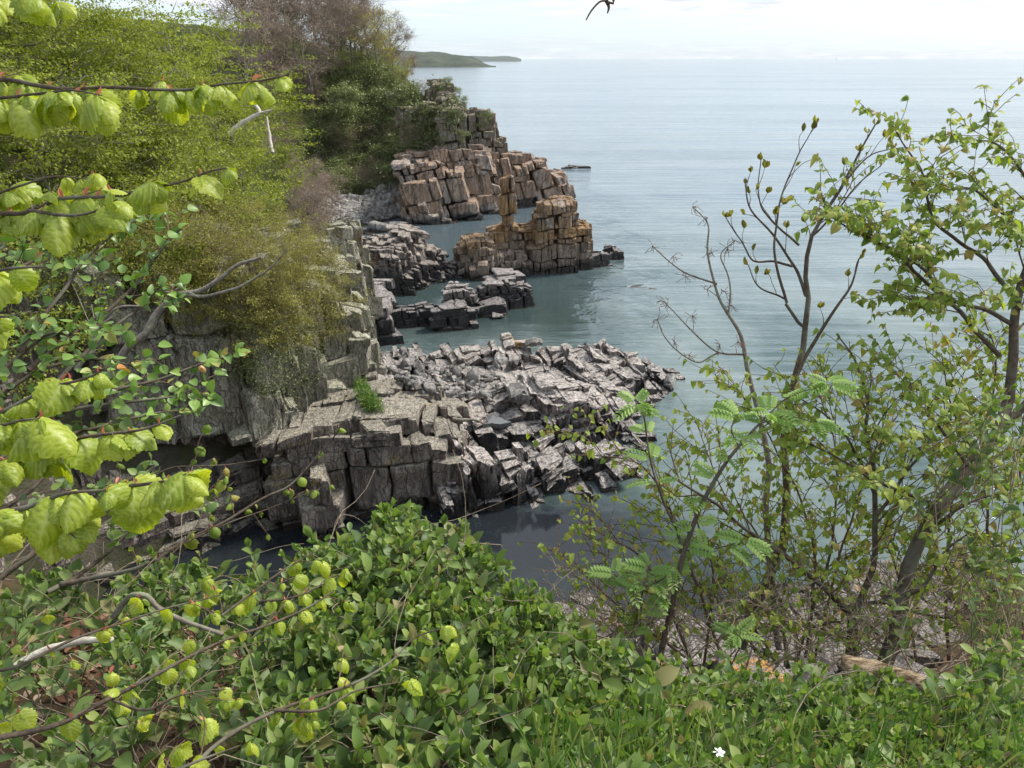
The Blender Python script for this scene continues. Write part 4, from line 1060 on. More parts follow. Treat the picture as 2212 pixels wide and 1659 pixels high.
# dark scrub on the steep slope above the scree cove
DP = [(690, 320), (700, 250), (690, 160), (760, 150), (860, 150), (900, 165), (890, 230), (870, 260), (900, 300), (890, 345), (850, 400), (800, 425), (730, 415), (700, 400)]
pts = sample_poly(DP, 88, rg, 15)
P, ok = hit(pts[:, 0], pts[:, 1], 80, 170, 0.6)
for k, (p, o_) in enumerate(zip(P, ok)):
    if not o_: continue
    g = pts[k, 1] > 290 and rg.random() < .55
    T = GREYB[k % 2] if g else DARKS[k % 3]
    plant(T, "grey_thicket" if g else "ivy_scrub",
          "grey half-bare thorny thicket low on the slope above the scree" if g else "dark green ivy-clad bush on the steep face of the wooded headland", "bush",
          p[0], p[1] + .3, rg.uniform(.6, 1.1), rg.uniform(0, 6.28), "grey thickets above the scree" if g else "dark ivy bushes on the headland face", z=p[2] - .8)
EP = [(890, 165), (950, 165), (1000, 205), (1055, 250), (1050, 310), (940, 330), (890, 300)]
pts = sample_poly(EP, 22, rg, 14)
P, ok = hit(pts[:, 0], pts[:, 1], 80, 170, 0.6)
for k, (p, o_) in enumerate(zip(P, ok)):
    if o_: plant(DARKS[k % 3], "ledge_bush", "small dark green bush growing among the grey upper rocks of the headland", "bush", p[0], p[1] + .2, rg.uniform(.25, .45), rg.uniform(0, 6.28), "small bushes on the headland ledges", z=p[2] - .5)
# purple-brown bare thicket between the green trees and the headland
PP = [(560, 120), (600, 100), (650, 130), (690, 200), (700, 320), (690, 400), (620, 330), (575, 300), (550, 220)]
pts = sample_poly(PP, 11, rg, 30)
PW = ordinals(pts[:, 0])
for k, (u, v) in enumerate(pts):
    Y = 100 + rg.uniform(-10, 10) if v > 200 else 122
    q = PY(u, v, Y)
    plant(PURP[k % 2], "bare_thicket", "purple-brown leafless tree between the green trees and headland, " + PW[k], "tree", q[0], Y, rg.uniform(.8, 1.1), rg.uniform(0, 6.28), "purple-brown bare trees in the gully", z=min(float(ground(q[0], Y)) + 1, q[2] - 3.0) if v > 200 else None)
# mossy scrub in the gully behind the near headland
for k, (u, Y, s) in enumerate([(600, 66, .9), (560, 60, .9), (640, 72, .9), (680, 84, 1.0), (650, 90, 1.1), (610, 80, 1.0), (700, 92, .8), (590, 56, .8), (670, 100, 1.1), (560, 72, 1.1)]):
    x = PY(u, 350, Y)[0]
    plant(GREYB[k % 2], "gully_scrub", "brownish half-bare scrub in the gully behind the near headland, " + GW[k], "bush", x, Y, s * 1.2, rg.uniform(0, 6.28), "brown scrub in the gully")
# wood on the skyline
for k, (u, Y, s) in enumerate([(560, 120, 1.1), (590, 132, 1.15), (620, 126, 1.05), (640, 140, 1.2), (665, 122, 1.0), (690, 134, 1.15), (715, 128, 1.05), (740, 138, 1.1), (762, 131, .9), (785, 142, 1.0), (800, 133, .75), (850, 138, .75), (835, 146, .8), (875, 134, .45), (530, 112, 1.1), (545, 130, 1.2), (605, 146, 1.3), (725, 150, 1.2), (770, 150, 1.1)]):
    x = PY(u, 150, Y)[0]
    plant(BARE[k % 3], "bare_tree", "tall bare tree with russet buds on the headland skyline, " + BW[k], "tree", x, Y, s, rg.uniform(0, 6.28), "bare trees on the headland skyline")
for k, (u, Y, s) in enumerate([(600, 116, .9), (640, 124, .9), (700, 128, .8), (730, 132, .75), (760, 129, .6), (670, 136, 1.0), (790, 130, .55), (850, 131, .5), (560, 112, .9), (868, 129, .4), (745, 140, .9), (620, 138, 1.1)]):
    x = PY(u, 170, Y)[0]
    plant(MGREEN[k % 2], "understory_tree", "small green tree under the bare trees on the headland top, " + UW[k], "tree", x, Y, s, rg.uniform(0, 6.28), "green understory trees on the headland top")
x = PY(820, 170, 129)[0]
plant(GOLD, "golden_tree", "golden-yellow leafed tree on the headland skyline, the brightest of the wood", "tree", x, 129, 1.05, 1.0)
x = PY(872, 170, 127)[0]
plant(GOLD, "golden_tree", "small golden bush at the seaward end of the headland wood", "tree", x, 127, .45, 2.0)
x = PY(918, 180, 124.5)[0]
plant(GREYB[0], "wind_swept_bush", "wind-swept dark bush standing on the very edge of the headland against the sea", "bush", x, 124.5, .95, 2.0)
x = PY(945, 185, 124)[0]
plant(GREYB[1], "wind_swept_bush", "thin bare bush at the seaward tip of the headland top, lowest on the skyline", "bush", x, 124, .6, 2.0)

# grass tufts and ivy on the near cliff
def clumps(name, poly, n, per, size, spread, mat, shape, lo, hi, upright, label, cat='plant cover', lift=0.05, seed=1):
    rng = np.random.default_rng(seed)
    pts = sample_poly(poly, n, rng)
    P, ok = hit(pts[:, 0], pts[:, 1], lo, hi, 0.15)
    P = P[ok]
    Q = np.repeat(P, per, 0) + rng.normal(0, spread, (len(P) * per, 3)) * np.array([1, .6, 1])
    xd = rng.normal(0, 1, Q.shape) + np.array([0, -.5, upright])
    M = frames(Q + np.array([0, -lift, lift]), xd, rng.normal(0, .7, Q.shape) + np.array([0, -.6, .8]), size * rng.uniform(.6, 1.4, len(Q)))
    v, f, tn = place(shape[0], shape[1], M, rng.random(len(Q)))
    o = link(name, mesh_np(name, v, f, mat, True, tn), None, None, 'stuff', label, cat)
BLADE = (np.array([(0, -.04, 0), (.55, -.035, .05), (1, 0, -.12), (.55, .035, .05), (0, .04, 0)]), np.array([(0, 1, 3, 4)]))
BLADE = (np.array([(0, -.05, 0), (0.9, -.01, -.1), (0.9, .01, -.1), (0, .05, 0)]), np.array([(0, 1, 2, 3)]))
clumps("cliff_ivy", [(440, 640), (560, 700), (640, 640), (700, 700), (700, 800), (640, 860), (560, 860), (500, 800)], 260, 22, .075, .22, M_can_dark, QUAD, 20, 60, .2, "dark green ivy and low plants creeping over the lichened cliff face", seed=3)
clumps("cliff_moss_scrub", [(470, 420), (560, 400), (700, 450), (735, 600), (740, 720), (640, 760), (500, 720), (430, 560)], 700, 24, .055, .30, M_can_olive, QUAD, 20, 60, .2, "fine olive growth covering the upper part of the near cliff", seed=4)
clumps("green_grass_patch", [(772, 815), (800, 850), (830, 885), (800, 885), (780, 870)], 60, 40, .26, .14, M_grass, BLADE, 30, 50, .9, "bright green grass patch at the foot of the lichened prow", 'grass', seed=5)
clumps("headland_ivy", [(690, 160), (860, 150), (960, 190), (1000, 260), (900, 330), (850, 400), (740, 420), (700, 380)], 900, 18, .26, .6, M_can_dark, QUAD, 90, 160, .2, "dark green ivy mat over the slope and ledges of the wooded headland", seed=6)
clumps("cliff_top_grass", [(0, 430), (300, 470), (440, 560), (440, 640), (200, 560), (0, 560)], 400, 24, .12, .3, M_can_fresh, QUAD, 16, 60, .2, "bright small-leaved growth at the rim of the dark wall on the left", seed=7)

# ---------------------------------------------------------------- loose stones
t_ = rock_mat("scree_stone", (0.24, 0.22, 0.21), (0.60, 0.58, 0.55), (0.06, 0.055, 0.05), black=.5, wet_z=.3, scale=1.5, speck=.3)
M_stone = t_
STONES = []
rgs = np.random.default_rng(77)
for k in range(14):
    C = np.array([[(b >> 2 & 1) - .5, (b >> 1 & 1) - .5, (b & 1) - .5] for b in range(8)], float)[None] * rgs.uniform(.7, 1.1, 3) + rgs.normal(0, .13, (1, 8, 3))
    V = shape_blocks(C, TP3, 3, .16, .0, .12, 200 + k, rgs)[0]
    STONES.append(mesh_np("stone", V, TQ3, M_stone, k % 2 == 0, np.full(len(V), k / 14)))
def stone(x, y, z, s, name="stone", label=None, group=None, cat="stone"):
    o = link(name, STONES[rgs.integers(14)], None, (x, y, z), None, label, cat, group)
    o.rotation_euler = tuple(rgs.uniform(-.5, .5, 2)) + (rgs.uniform(0, 6.28),)
    o.scale = (s * rgs.uniform(.8, 1.2), s * rgs.uniform(.8, 1.2), s * rgs.uniform(.6, .95))
    return o
SP = [(692, 440), (740, 430), (800, 425), (850, 395), (872, 405), (868, 440), (872, 468), (815, 475), (765, 492), (740, 505), (700, 500)]
pts = sample_poly(SP, 560, rgs)
P, ok = hit(pts[:, 0], pts[:, 1], 70, 140, 0.4)
P = P[ok]; sz = np.clip(np.exp(rgs.normal(-.42, .38, len(P))), .3, 1.8)
od = np.argsort(-sz)
for k in od[:290]:
    stone(P[k, 0], P[k, 1], float(ground(P[k, 0], P[k, 1])) + .1 * sz[k], sz[k], "scree_stone", "grey and white rounded stone in the scree at the head of the cove", "stones of the scree cove")
rest = np.concatenate([P[od[290:]], P + rgs.normal(0, 1.0, P.shape)]); rest[:, 2] = ground(rest[:, 0], rest[:, 1]) + .1
C = np.array([[(b >> 2 & 1) - .5, (b >> 1 & 1) - .5, (b & 1) - .5] for b in range(8)], float)[None] * rgs.uniform(.3, .8, (len(rest), 1, 3)) + rgs.normal(0, .08, (len(rest), 8, 3))
V = shape_blocks(C + rest[:, None], TP3, 3, .15, 0, .1, 5, rgs)
link("scree", mesh_np("scree", V.reshape(-1, 3), (TQ3[None] + (np.arange(len(V)) * len(TP3))[:, None, None]).reshape(-1, 4), M_stone, True, np.repeat(rgs.random(len(V)), len(TP3))), None, None, 'stuff', "pale shingle filling the gaps between the scree stones", "scree")
q = Pz(815, 492, 0.5); o = stone(q[0], q[1], .5, 3.4, "boulder", "large square grey boulder standing in the water before the scree", None, "boulder"); o.scale = (3.6, 2.2, 2.2); o.rotation_euler = (0, .1, .3)
q = Pz(852, 482, 0.3); o = stone(q[0], q[1], .2, 2.6, "boulder", "flat pale boulder in the water, right of the large square one", None, "boulder"); o.scale = (3.8, 2.2, .9); o.rotation_euler = (0, 0, .1)
q = Pz(790, 500, 0.1); o = stone(q[0], q[1], 0, 2, "boulder", "low green-stained boulder awash left of the large square one", None, "boulder"); o.scale = (2.8, 1.8, .7)
BP = [(850, 790), (880, 775), (930, 800), (1000, 790), (1090, 820), (1060, 870), (1000, 860), (900, 850), (860, 830)]
pts = sample_poly(BP, 130, rgs, 5)
P, ok = hit(pts[:, 0], pts[:, 1], 30, 70, 0.1)
for p, o_ in zip(P, ok):
    if o_: stone(p[0], p[1], p[2] + .08, float(np.clip(math.exp(rgs.normal(-1.15, .35)), .15, .75)), "shelf_stone", "loose pinkish stone lying in the hollow of the rock shelf", "loose stones on the rock shelf")
for (u, v, s, lab) in [(1120, 858, .95, "pale flat-topped loose boulder in the middle of the rock shelf, beside a pool"), (1150, 745, .9, "dark boulder at the back edge of the rock shelf beside the inlet"), (1078, 792, 1.1, "dark rounded boulder standing in the inlet at the back of the shelf"),
                       (985, 815, 1.1, "pinkish wedge-shaped boulder left of the inlet on the shelf"), (888, 790, 1.1, "grey rounded boulder at the left end of the shelf under the prow"), (905, 798, .9, "second grey rounded boulder beside the one under the prow"), (1023, 822, 1.0, "broad low brown-white boulder right of the pinkish wedge"),
                       (1445, 832, 1.0, "pale boulder half in the water at the seaward tip of the shelf"), (978, 862, .9, "dark cube-like boulder in the hollow of the shelf")]:
    P, ok = hit([u], [v], 30, 70, .1); q = P[0] if ok[0] else Pz(u, v, 0)
    stone(q[0], q[1], max(q[2], 0) + .2, s, "boulder", lab, None, "boulder")
# still pools on the shelf
M_pool = (lambda t: t.done(t.bsdf((0.10, 0.105, 0.105), 0.03, None, 0.6)))(NT("pool_water"))
for (u, v, w, h_, z, lab) in [(1062, 908, 34, 9, 1.75, "narrow still pool on the rock shelf behind a strip of driftwood"), (1110, 868, 22, 14, 1.75, "small grey pool in the middle of the rock shelf"), (965, 838, 26, 7, 1.45, "small grey pool at the left of the rock shelf"),
                           (1190, 812, 12, 26, 1.2, "long narrow pool in the cleft of the rock shelf"), (1240, 840, 22, 9, 2.05, "tiny pool right of the cleft in the rock shelf")]:
    a = np.linspace(0, 2 * math.pi, 25)[:-1]; rr_ = 1 + .25 * np.sin(a * 3 + u) + .12 * np.sin(a * 7)
    ring = np.array([Pz(u + w * r_ * math.cos(b), v + h_ * r_ * math.sin(b), z) for b, r_ in zip(a, rr_)])
    c = ring.mean(0)
    vv = np.concatenate([ring, ring - np.array([0, 0, .25])]) - c; n_ = len(a)
    sd = np.array([(i, (i + 1) % n_, (i + 1) % n_ + n_, i + n_) for i in range(n_)])
    link("rock_pool", mesh_np("rock_pool", vv, [np.arange(n_)[None], sd[:, ::-1]], M_pool), None, tuple(c), None, lab, "rock pool")

for (u, v, s, lab) in [(1372, 618, 2.6, "pale flat rock just under the surface in open water, left of the ash sapling"), (1395, 624, 1.6, "small pale rock just under the surface, right of the flat one")]:
    q = Pz(u, v, 0); o = stone(q[0], q[1], -.18, s, "submerged_rock", lab, None, "rock"); o.scale = (s, s * .7, .42); o.rotation_euler = (0, 0, .2)
# ---------------------------------------------------------------- plants near the viewpoint
def PD(u, v, D): return np.array([0, 0, CAM_H]) + ray(u, v) * D
def curve(pts, n=24, wb=0.0, rng=None, D=None):
    P = np.array([PD(a[0], a[1], a[2] if len(a) > 2 else D) for a in pts])
    Q = bez(P, n)
    return wob(Q, wb, rng, 6.0) if wb else Q
def arclen(P): return np.concatenate([[0], np.cumsum(np.linalg.norm(np.diff(P, axis=0), axis=1))])
def at_len(P, s):
    L = arclen(P); s = np.clip(s, 0, L[-1] * 0.9999)
    i = np.clip(np.searchsorted(L, s, 'right') - 1, 0, len(P) - 2)
    f = ((s - L[i]) / (L[i + 1] - L[i] + 1e-9))[:, None]
    return P[i] * (1 - f) + P[i + 1] * f, unit(P[i + 1] - P[i])
def side_twigs(P, r0, spacing, length, rng, spread=0.9, upb=0.25, start=0.12, wb=0.25, n=7, flat=1.0):
    L = arclen(P)[-1]
    ss = np.arange(start * L, L * 0.97, spacing); ss = np.clip(ss + rng.uniform(-.3, .3, len(ss)) * spacing, 0, L)
    if length <= 0: return []
    if not len(ss): return []
    B, T = at_len(P, ss); out = []
    for k in range(len(ss)):
        side = unit(np.cross(T[k], np.array([0, 0, 1.0]) + rng.normal(0, .4, 3)))
        d = unit(T[k] * rng.uniform(.5, 1.0) + side * (1 if k % 2 else -1) * spread + np.array([0, 0, upb]) + rng.normal(0, .25, 3) * np.array([1, flat, 1]))
        l = length * rng.uniform(.4, 1.25) * (1 - 0.55 * ss[k] / L)
        e = B[k] + d * l
        m = B[k] + d * l * .5 + rng.normal(0, wb * .25 * l, 3) + np.array([0, 0, wb * .15 * l])
        out.append((wob(bez([B[k], m, e], n), wb * .08 * l, rng, 9), r0 * .45))
    return out
def tree_parts(root, name, curves, mat, sides=6):
    """each curve is one object: (points, r_start, r_end)"""
    o0 = np.array(root.location); out = []
    for P, a, b in curves:
        v, f = tubes([(P, np.linspace(a, b, len(P)))], sides)
        out.append(link(name, mesh_np(name, v - P[0], f, mat, True), root, tuple(P[0] - o0)))
    return out
def stuff_tubes(root, name, paths, mat, sides=3, label=None, cat=None):
    if not paths: return
    v, f = tubes(paths, sides)
    o0 = np.array(root.location) if root is not None else np.zeros(3)
    return link(name, mesh_np(name, v - o0, f, mat, True), root, None, 'stuff', label, cat)
def leaf_objs(root, name, shapes, M, mat, rng, maxparts=300, stuffname=None, tmeshes=None):
    """shapes: list of (verts, faces); the leaves that show largest become parts, the rest one mesh"""
    o0 = np.array(root.location)
    N = len(M)
    if not N: return
    u, v, dep = proj(M[:, :, 3])
    size = np.linalg.norm(M[:, :, 0], axis=1) / np.maximum(dep, .2)
    vis = (u > -40) & (u < 2250) & (v > -40) & (v < 1700) & (dep > 0.1)
    # leaves nearer the eye hide those behind: prefer the nearest
    score = np.where(vis, size + 0.0001 * rng.random(N), 0)
    order = np.argsort(-score)
    npart = min(maxparts, int(vis.sum()))
    which = rng.integers(len(shapes), size=N)
    if tmeshes is None:
        tmeshes = [mesh_np(name, s[0], s[1], mat, True, np.zeros(len(s[0])), None, s[2] if len(s) > 2 else None) for s in shapes]
    for k in order[:npart]:
        o = bpy.data.objects.new(name, tmeshes[which[k]])
        COL.objects.link(o); o.parent = root
        m = np.eye(4); m[:3, :] = M[k]; m[:3, 3] -= o0
        o.matrix_local = Matrix(m.tolist())
    rest = order[npart:]
    if len(rest):
        vv, ff, tt, ve, n0 = [], [], [], [], 0
        for s in range(len(shapes)):
            ids = rest[which[rest] == s]
            if not len(ids): continue
            a, b, c = place(shapes[s][0], shapes[s][1], M[ids], rng.random(len(ids)))
            vv.append(a - o0); ff.append(b + n0); tt.append(c); n0 += len(a)
            ve.append(np.tile(shapes[s][2], len(ids)) if len(shapes[s]) > 2 else np.full(len(a), .5))
        link(stuffname or "small_leaves", mesh_np(stuffname or "small_leaves", np.concatenate(vv), np.concatenate(ff), mat, True, np.concatenate(tt), None, np.concatenate(ve)), root, None, 'stuff')

# ---- lime tree whose long branches reach in from the left
rl = np.random.default_rng(21)
LIME = [big_lime(s) for s in range(12)]
BUD = leaf_grid(lambda a: .20 * math.sin(math.pi * min(1, a * .95 + .03)), nu=4, nv=1, cup=.5, droop=.25)
def lime_clusters(sites, rng, size, n=(1, 3), hang=0.7, big=None):
    """sites: (pos, dir) -> transforms of leaves and bud scales"""
    L, Bd = [], []
    for k, (p, d) in enumerate(sites):
        m = rng.integers(n[0], n[1] + 1); s0 = (size if big is None else big[k]) * rng.uniform(.8, 1.15)
        a0 = rng.uniform(0, 6.28)
        for j in range(m):
            a = a0 + j * 2.2 + rng.normal(0, .3)
            hd = np.array([math.cos(a), math.sin(a) * .8 - .25, 0]) + d * .4
            x = unit(unit(hd) * 1.0 + np.array([0, 0, -hang * rng.uniform(.4, 1.2)]))
            upv = np.array([0, 0, 1.0]) + rng.normal(0, .25, 3) + np.array([0, -.35, 0])
            L.append(frames((p + np.array([0, 0, -.004]))[None], x[None], upv[None], np.array([s0 * rng.uniform(.5, 1.15)]))[0])
        for j in range(rng.integers(0, 2)):
            x = unit(np.array([rng.normal(0, .6), rng.normal(0, .5), 0.9]) + d * .5)
            Bd.append(frames((p)[None], x[None], rng.normal(0, 1, (1, 3)), np.array([s0 * rng.uniform(.22, .34)]))[0])
    return L, Bd
def lime_branches(root, specs, D, size, rng, spacing, nleaf=(1, 3), r0=.006, twl=.16, twsp=.14, hang=.7, maxparts=300, twn=1.0, mat=None, shapes=LIME, smin=0.0):
    main, tw, sites, sizes = [], [], [], []
    for sp in specs:
        pts, rr_ = sp[0], sp[1]
        D_ = sp[2] if len(sp) > 2 else D
        P = curve(pts, 30, .01, rng, D_)
        main.append((P, rr_, rr_ * .3))
        t2 = side_twigs(P, rr_ * .6, twsp, twl, rng, upb=.12, start=sp[3] if len(sp) > 3 else .1, n=5) if twl > 0 else []
        tw += [(q, np.linspace(max(.0016, r_), .0011, len(q))) for q, r_ in t2]
        for Q, dens in [(P, 1.0)] + [(q, 1.2) for q, _ in t2]:
            l = arclen(Q)[-1]
            ss = np.arange(l * (.08 if Q is P else .5), l, spacing / dens) + rng.uniform(0, spacing * .4)
            ss = np.append(ss[ss < l * .97], l * .995)
            B, T = at_len(Q, ss)
            for b, t__ in zip(B, T):
                if rng.random() < .25 and Q is P: continue
                sites.append((b + t__ * rng.normal(0, spacing * .3), t__)); sizes.append(size * (1.0 if Q is P else .85) * rng.uniform(.6, 1.2) * min(1.0, D_ / 2.0) ** .5)
    tree_parts(root, "branch", main, M_bark_dark, 6)
    stuff_tubes(root, "side_twigs", tw, M_twig, 4)
    L, Bd = lime_clusters(sites, rng, size, nleaf, hang, sizes)
    leaf_objs(root, "leaf", shapes, np.array(L), mat or M_lime, rng, maxparts, "small_leaves")
    leaf_objs(root, "bud_scale", [BUD], np.array(Bd), M_bud, rng, 40, "bud_scales")

tx, ty = -3.1, 1.9
root = thing("lime_tree", "lime tree outside the left edge whose dark boughs hang big fresh leaves across the view", "tree", (tx, ty, 17.4))
trunk = bez([(tx, ty, 17.3), (tx + .05, ty, 18.6), (tx - .05, ty + .1, 20.2), (tx + .1, ty, 22.5)], 16)
tree_parts(root, "trunk", [(trunk, .11, .05)], M_bark_dark, 10)
lime_branches(root, [
    ([(-500, 210, 2.6), (-60, 172, 2.3), (60, 180, 2.25), (150, 188, 2.2), (250, 191, 2.2), (400, 197, 2.2), (480, 187, 2.2), (560, 180, 2.2), (622, 167, 2.2)], .008, 2.2, .36),
    ([(-200, 190, 2.3), (-20, 205, 2.2), (70, 205, 2.15), (150, 200, 2.1), (215, 212, 2.1)], .006, 2.1, .2),
    ([(-500, 500, 2.5), (-60, 462, 2.3), (60, 455, 2.2), (130, 430, 2.2), (250, 425, 2.2), (330, 410, 2.2), (400, 395, 2.2), (450, 375, 2.2), (488, 368, 2.2)], .008, 2.2, .3),
    ([(60, 455, 2.2), (140, 462, 2.15), (210, 458, 2.15), (262, 438, 2.1)], .006, 2.15, .3),
    ([(-300, 440, 2.4), (-60, 425, 2.3), (40, 400, 2.3), (130, 388, 2.3), (215, 398, 2.3)], .006, 2.3, .2),
    ([(-300, -30, 2.4), (-50, -20, 2.3), (60, -15, 2.2), (105, 2, 2.2)], .005, 2.2, .5),
], 2.2, .100, rl, .058, (2, 5), twl=.09, twsp=.2, maxparts=300)
root = thing("lime_tree", "lime sapling at the left edge with long low boughs of big pale green leaves", "tree", (-1.9, 1.5, 17.6))
trunk = bez([(-1.9, 1.5, 17.5), (-1.85, 1.5, 18.4), (-1.95, 1.45, 19.2), (-1.9, 1.4, 20.1)], 14)
tree_parts(root, "trunk", [(trunk, .035, .015)], M_bark_dark, 8)
lime_branches(root, [
    ([(-400, 640, 1.6), (-60, 600, 1.55), (20, 588, 1.5), (95, 580, 1.5)], .006, 1.5, .3),
    ([(-400, 760, 1.6), (-80, 710, 1.5), (-10, 690, 1.45), (20, 690, 1.45)], .006, 1.5, .3),
    ([(-300, 1010, 2.2), (-30, 905, 2.1), (60, 860, 2.1), (117, 829, 2.1), (195, 809, 2.1), (225, 800, 2.1)], .008, 2.1, .3),
    ([(-300, 1090, 2.1), (35, 1000, 2.05), (117, 965, 2.0), (215, 938, 2.0), (312, 922, 2.0), (395, 893, 2.0)], .008, 2.0, .2),
    ([(-300, 1150, 1.9), (0, 1121, 1.85), (117, 1110, 1.85), (215, 1082, 1.8), (273, 1051, 1.8), (335, 1008, 1.8)], .009, 1.85, .2),
    ([(-300, 1140, 1.8), (0, 1102, 1.75), (80, 1085, 1.75), (148, 1070, 1.7), (225, 1063, 1.7)], .008, 1.75, .3),
    ([(-200, 950, 2.0), (-20, 925, 1.95), (40, 905, 1.9), (80, 900, 1.9)], .006, 1.95, .3),
    ([(110, 1110, 1.85), (122, 1124, 1.8), (140, 1134, 1.75), (168, 1160, 1.7)], .005, 1.75, .9),
    ([(273, 1051, 1.8), (320, 1050, 1.7), (360, 1046, 1.65), (385, 1050, 1.62)], .005, 1.65, .9),
], 2.0, .100, rl, .062, (2, 5), twl=.08, twsp=.2, maxparts=300)
# lower shoots crossing the bush at bottom left
root = thing("lime_shoot", "long low lime shoot crossing the bottom left corner with small drooping leaves", "shrub", (-1.5, .9, 17.9))
lime_branches(root, [
    ([(-250, 1650, 1.5), (0, 1590, 1.6), (140, 1562, 1.7), (244, 1513, 1.75), (349, 1457, 1.8), (454, 1401, 1.9), (558, 1359, 2.0), (663, 1310, 2.1), (720, 1272, 2.15)], .007, 1.8, .15),
    ([(244, 1513, 1.75), (330, 1530, 1.7), (400, 1500, 1.7), (500, 1490, 1.8)], .004, 1.75, .3),
    ([(-200, 1480, 1.8), (0, 1440, 1.8), (160, 1380, 1.9), (330, 1330, 2.0), (480, 1280, 2.1)], .005, 1.9, .2),
], 1.8, .066, rl, .10, (1, 2), twl=.2, twsp=.16, maxparts=220, hang=.9)
root = thing("lime_shoot", "low lime shoot rising through the honeysuckle at bottom centre, small pale leaves along it", "shrub", (-.5, .8, 18.0))
lime_branches(root, [
    ([(380, 1700, 1.4), (480, 1600, 1.55), (593, 1534, 1.65), (756, 1485, 1.75), (850, 1432, 1.85), (900, 1382, 1.9), (960, 1362, 1.9)], .005, 1.75, .1),
    ([(593, 1534, 1.65), (680, 1540, 1.65), (760, 1500, 1.7), (860, 1480, 1.75)], .004, 1.7, .3),
    ([(300, 1700, 1.3), (420, 1640, 1.35), (520, 1600, 1.4)], .004, 1.35, .3),
    ([(560, 1300, 2.2), (650, 1280, 2.2), (740, 1240, 2.3), (790, 1225, 2.3)], .004, 2.3, .1),
    ([(480, 1330, 2.2), (580, 1250, 2.3), (640, 1210, 2.4), (700, 1180, 2.45)], .004, 2.4, .1),
], 1.8, .066, rl, .10, (1, 3), twl=.12, twsp=.2, maxparts=200, hang=.8)
# thin far-reaching spray of just-opening leaves before the cave
root = thing("lime_spray", "thin spray of barely opened lime leaves reaching up in front of the dark cave", "branch", (-2.4, 1.8, 17.4))
lime_branches(root, [
    ([(230, 1300, 3.0), (398, 1172, 3.2), (487, 1125, 3.3), (565, 1078, 3.4), (624, 1051, 3.45), (682, 992, 3.5), (725, 942, 3.5), (737, 918, 3.5)], .008, 3.4, .15),
    ([(260, 1090, 3.2), (351, 1022, 3.3), (430, 1005, 3.3), (500, 1000, 3.4), (571, 990, 3.4)], .005, 3.3, .1),
    ([(398, 1172, 3.2), (500, 1130, 3.3), (600, 1090, 3.4), (717, 1040, 3.4)], .004, 3.3, .2),
    ([(250, 1130, 3.1), (340, 1075, 3.2), (400, 1010, 3.2), (445, 960, 3.2)], .004, 3.2, .1),
    ([(330, 1240, 3.0), (420, 1140, 3.1), (450, 1060, 3.2), (500, 1020, 3.2)], .004, 3.1, .1),
], 3.4, .052, rl, .12, (1, 2), twl=.22, twsp=.2, maxparts=300, hang=.9, mat=M_limes)

# ---- wild pear bushes behind the lime boughs
ra = np.random.default_rng(31)
OVAL = [leaf_grid(w_cord, nu=5, nv=1, cup=c, droop=d) for c, d in ((.15, .1), (.35, .3), (-.2, .25), (.25, -.1))]
def leafy_shrub(root, specs, rng, leaf, spacing, mat, shapes, twl, twsp, r_main=.01, lv2=True, maxparts=300, bark=None, name="branch", updir=.9, hang=.15, n2=.5, sub=.5):
    main, tw, sites = [], [], []
    for sp in specs:
        P = curve(sp[0], 26, .02, rng, sp[2] if len(sp) > 2 else 3.0)
        main.append((P, sp[1], sp[1] * .3))
        t2 = side_twigs(P, sp[1] * .6, twsp, twl, rng, upb=.15, start=.15)
        tw += [(q, np.linspace(max(.002, r_), .0013, len(q))) for q, r_ in t2]
        t3 = []
        if lv2:
            for q, r_ in t2:
                t3 += side_twigs(q, r_, twsp * sub, twl * n2, rng, upb=.1, start=.25, n=5)
            tw += [(q, np.linspace(.0018, .0012, len(q))) for q, _ in t3]
        for Q in [q for q, _ in t2 + t3] + [P[len(P) // 2:]]:
            l = arclen(Q)[-1]; ss = np.arange(l * .25, l, spacing); ss = np.append(ss, l * .99)
            B, T = at_len(Q, ss)
            for b, t__ in zip(B, T): sites.append((b, t__))
    tree_parts(root, name, main, bark or M_bark_dark, 6)
    stuff_tubes(root, "side_twigs", tw, bark or M_twig, 3)
    pos = np.array([s[0] for s in sites]); d = np.array([s[1] for s in sites])
    xd = d * .6 + rng.normal(0, .7, d.shape) + np.array([0, -.1, -hang])
    up = np.array([0, -.35, updir]) + rng.normal(0, .35, d.shape)
    leaf_objs(root, "leaf", shapes, frames(pos, xd, up, leaf * rng.uniform(.6, 1.2, len(pos))), mat, rng, maxparts)
root = thing("wild_pear_bush", "bush of small oval grey-green leaves against the dark cliff, between the lime boughs", "bush", (-2.6, 2.6, 16.9))
leafy_shrub(root, [([(60, 800, 3.0), (170, 720, 3.2), (260, 640, 3.3), (330, 560, 3.4), (385, 490, 3.4)], .012, 3.3), ([(40, 760, 2.9), (120, 650, 3.0), (200, 560, 3.1), (250, 510, 3.1)], .010, 3.1),
                   ([(-60, 700, 2.9), (20, 620, 2.9), (90, 560, 3.0), (150, 520, 3.0)], .009, 3.0), ([(120, 830, 3.0), (220, 720, 3.2), (300, 660, 3.3), (350, 610, 3.3)], .009, 3.2),
                   ([(-40, 860, 2.9), (60, 760, 3.0), (120, 720, 3.0), (200, 700, 3.1)], .009, 3.0)], ra, .050, .050, M_apple, OVAL, .30, .12, maxparts=300)
root = thing("wild_pear_bush", "lower bush of oval leaves spreading right above the long lime bough, tips flushed orange", "bush", (-2.5, 2.4, 17.0))
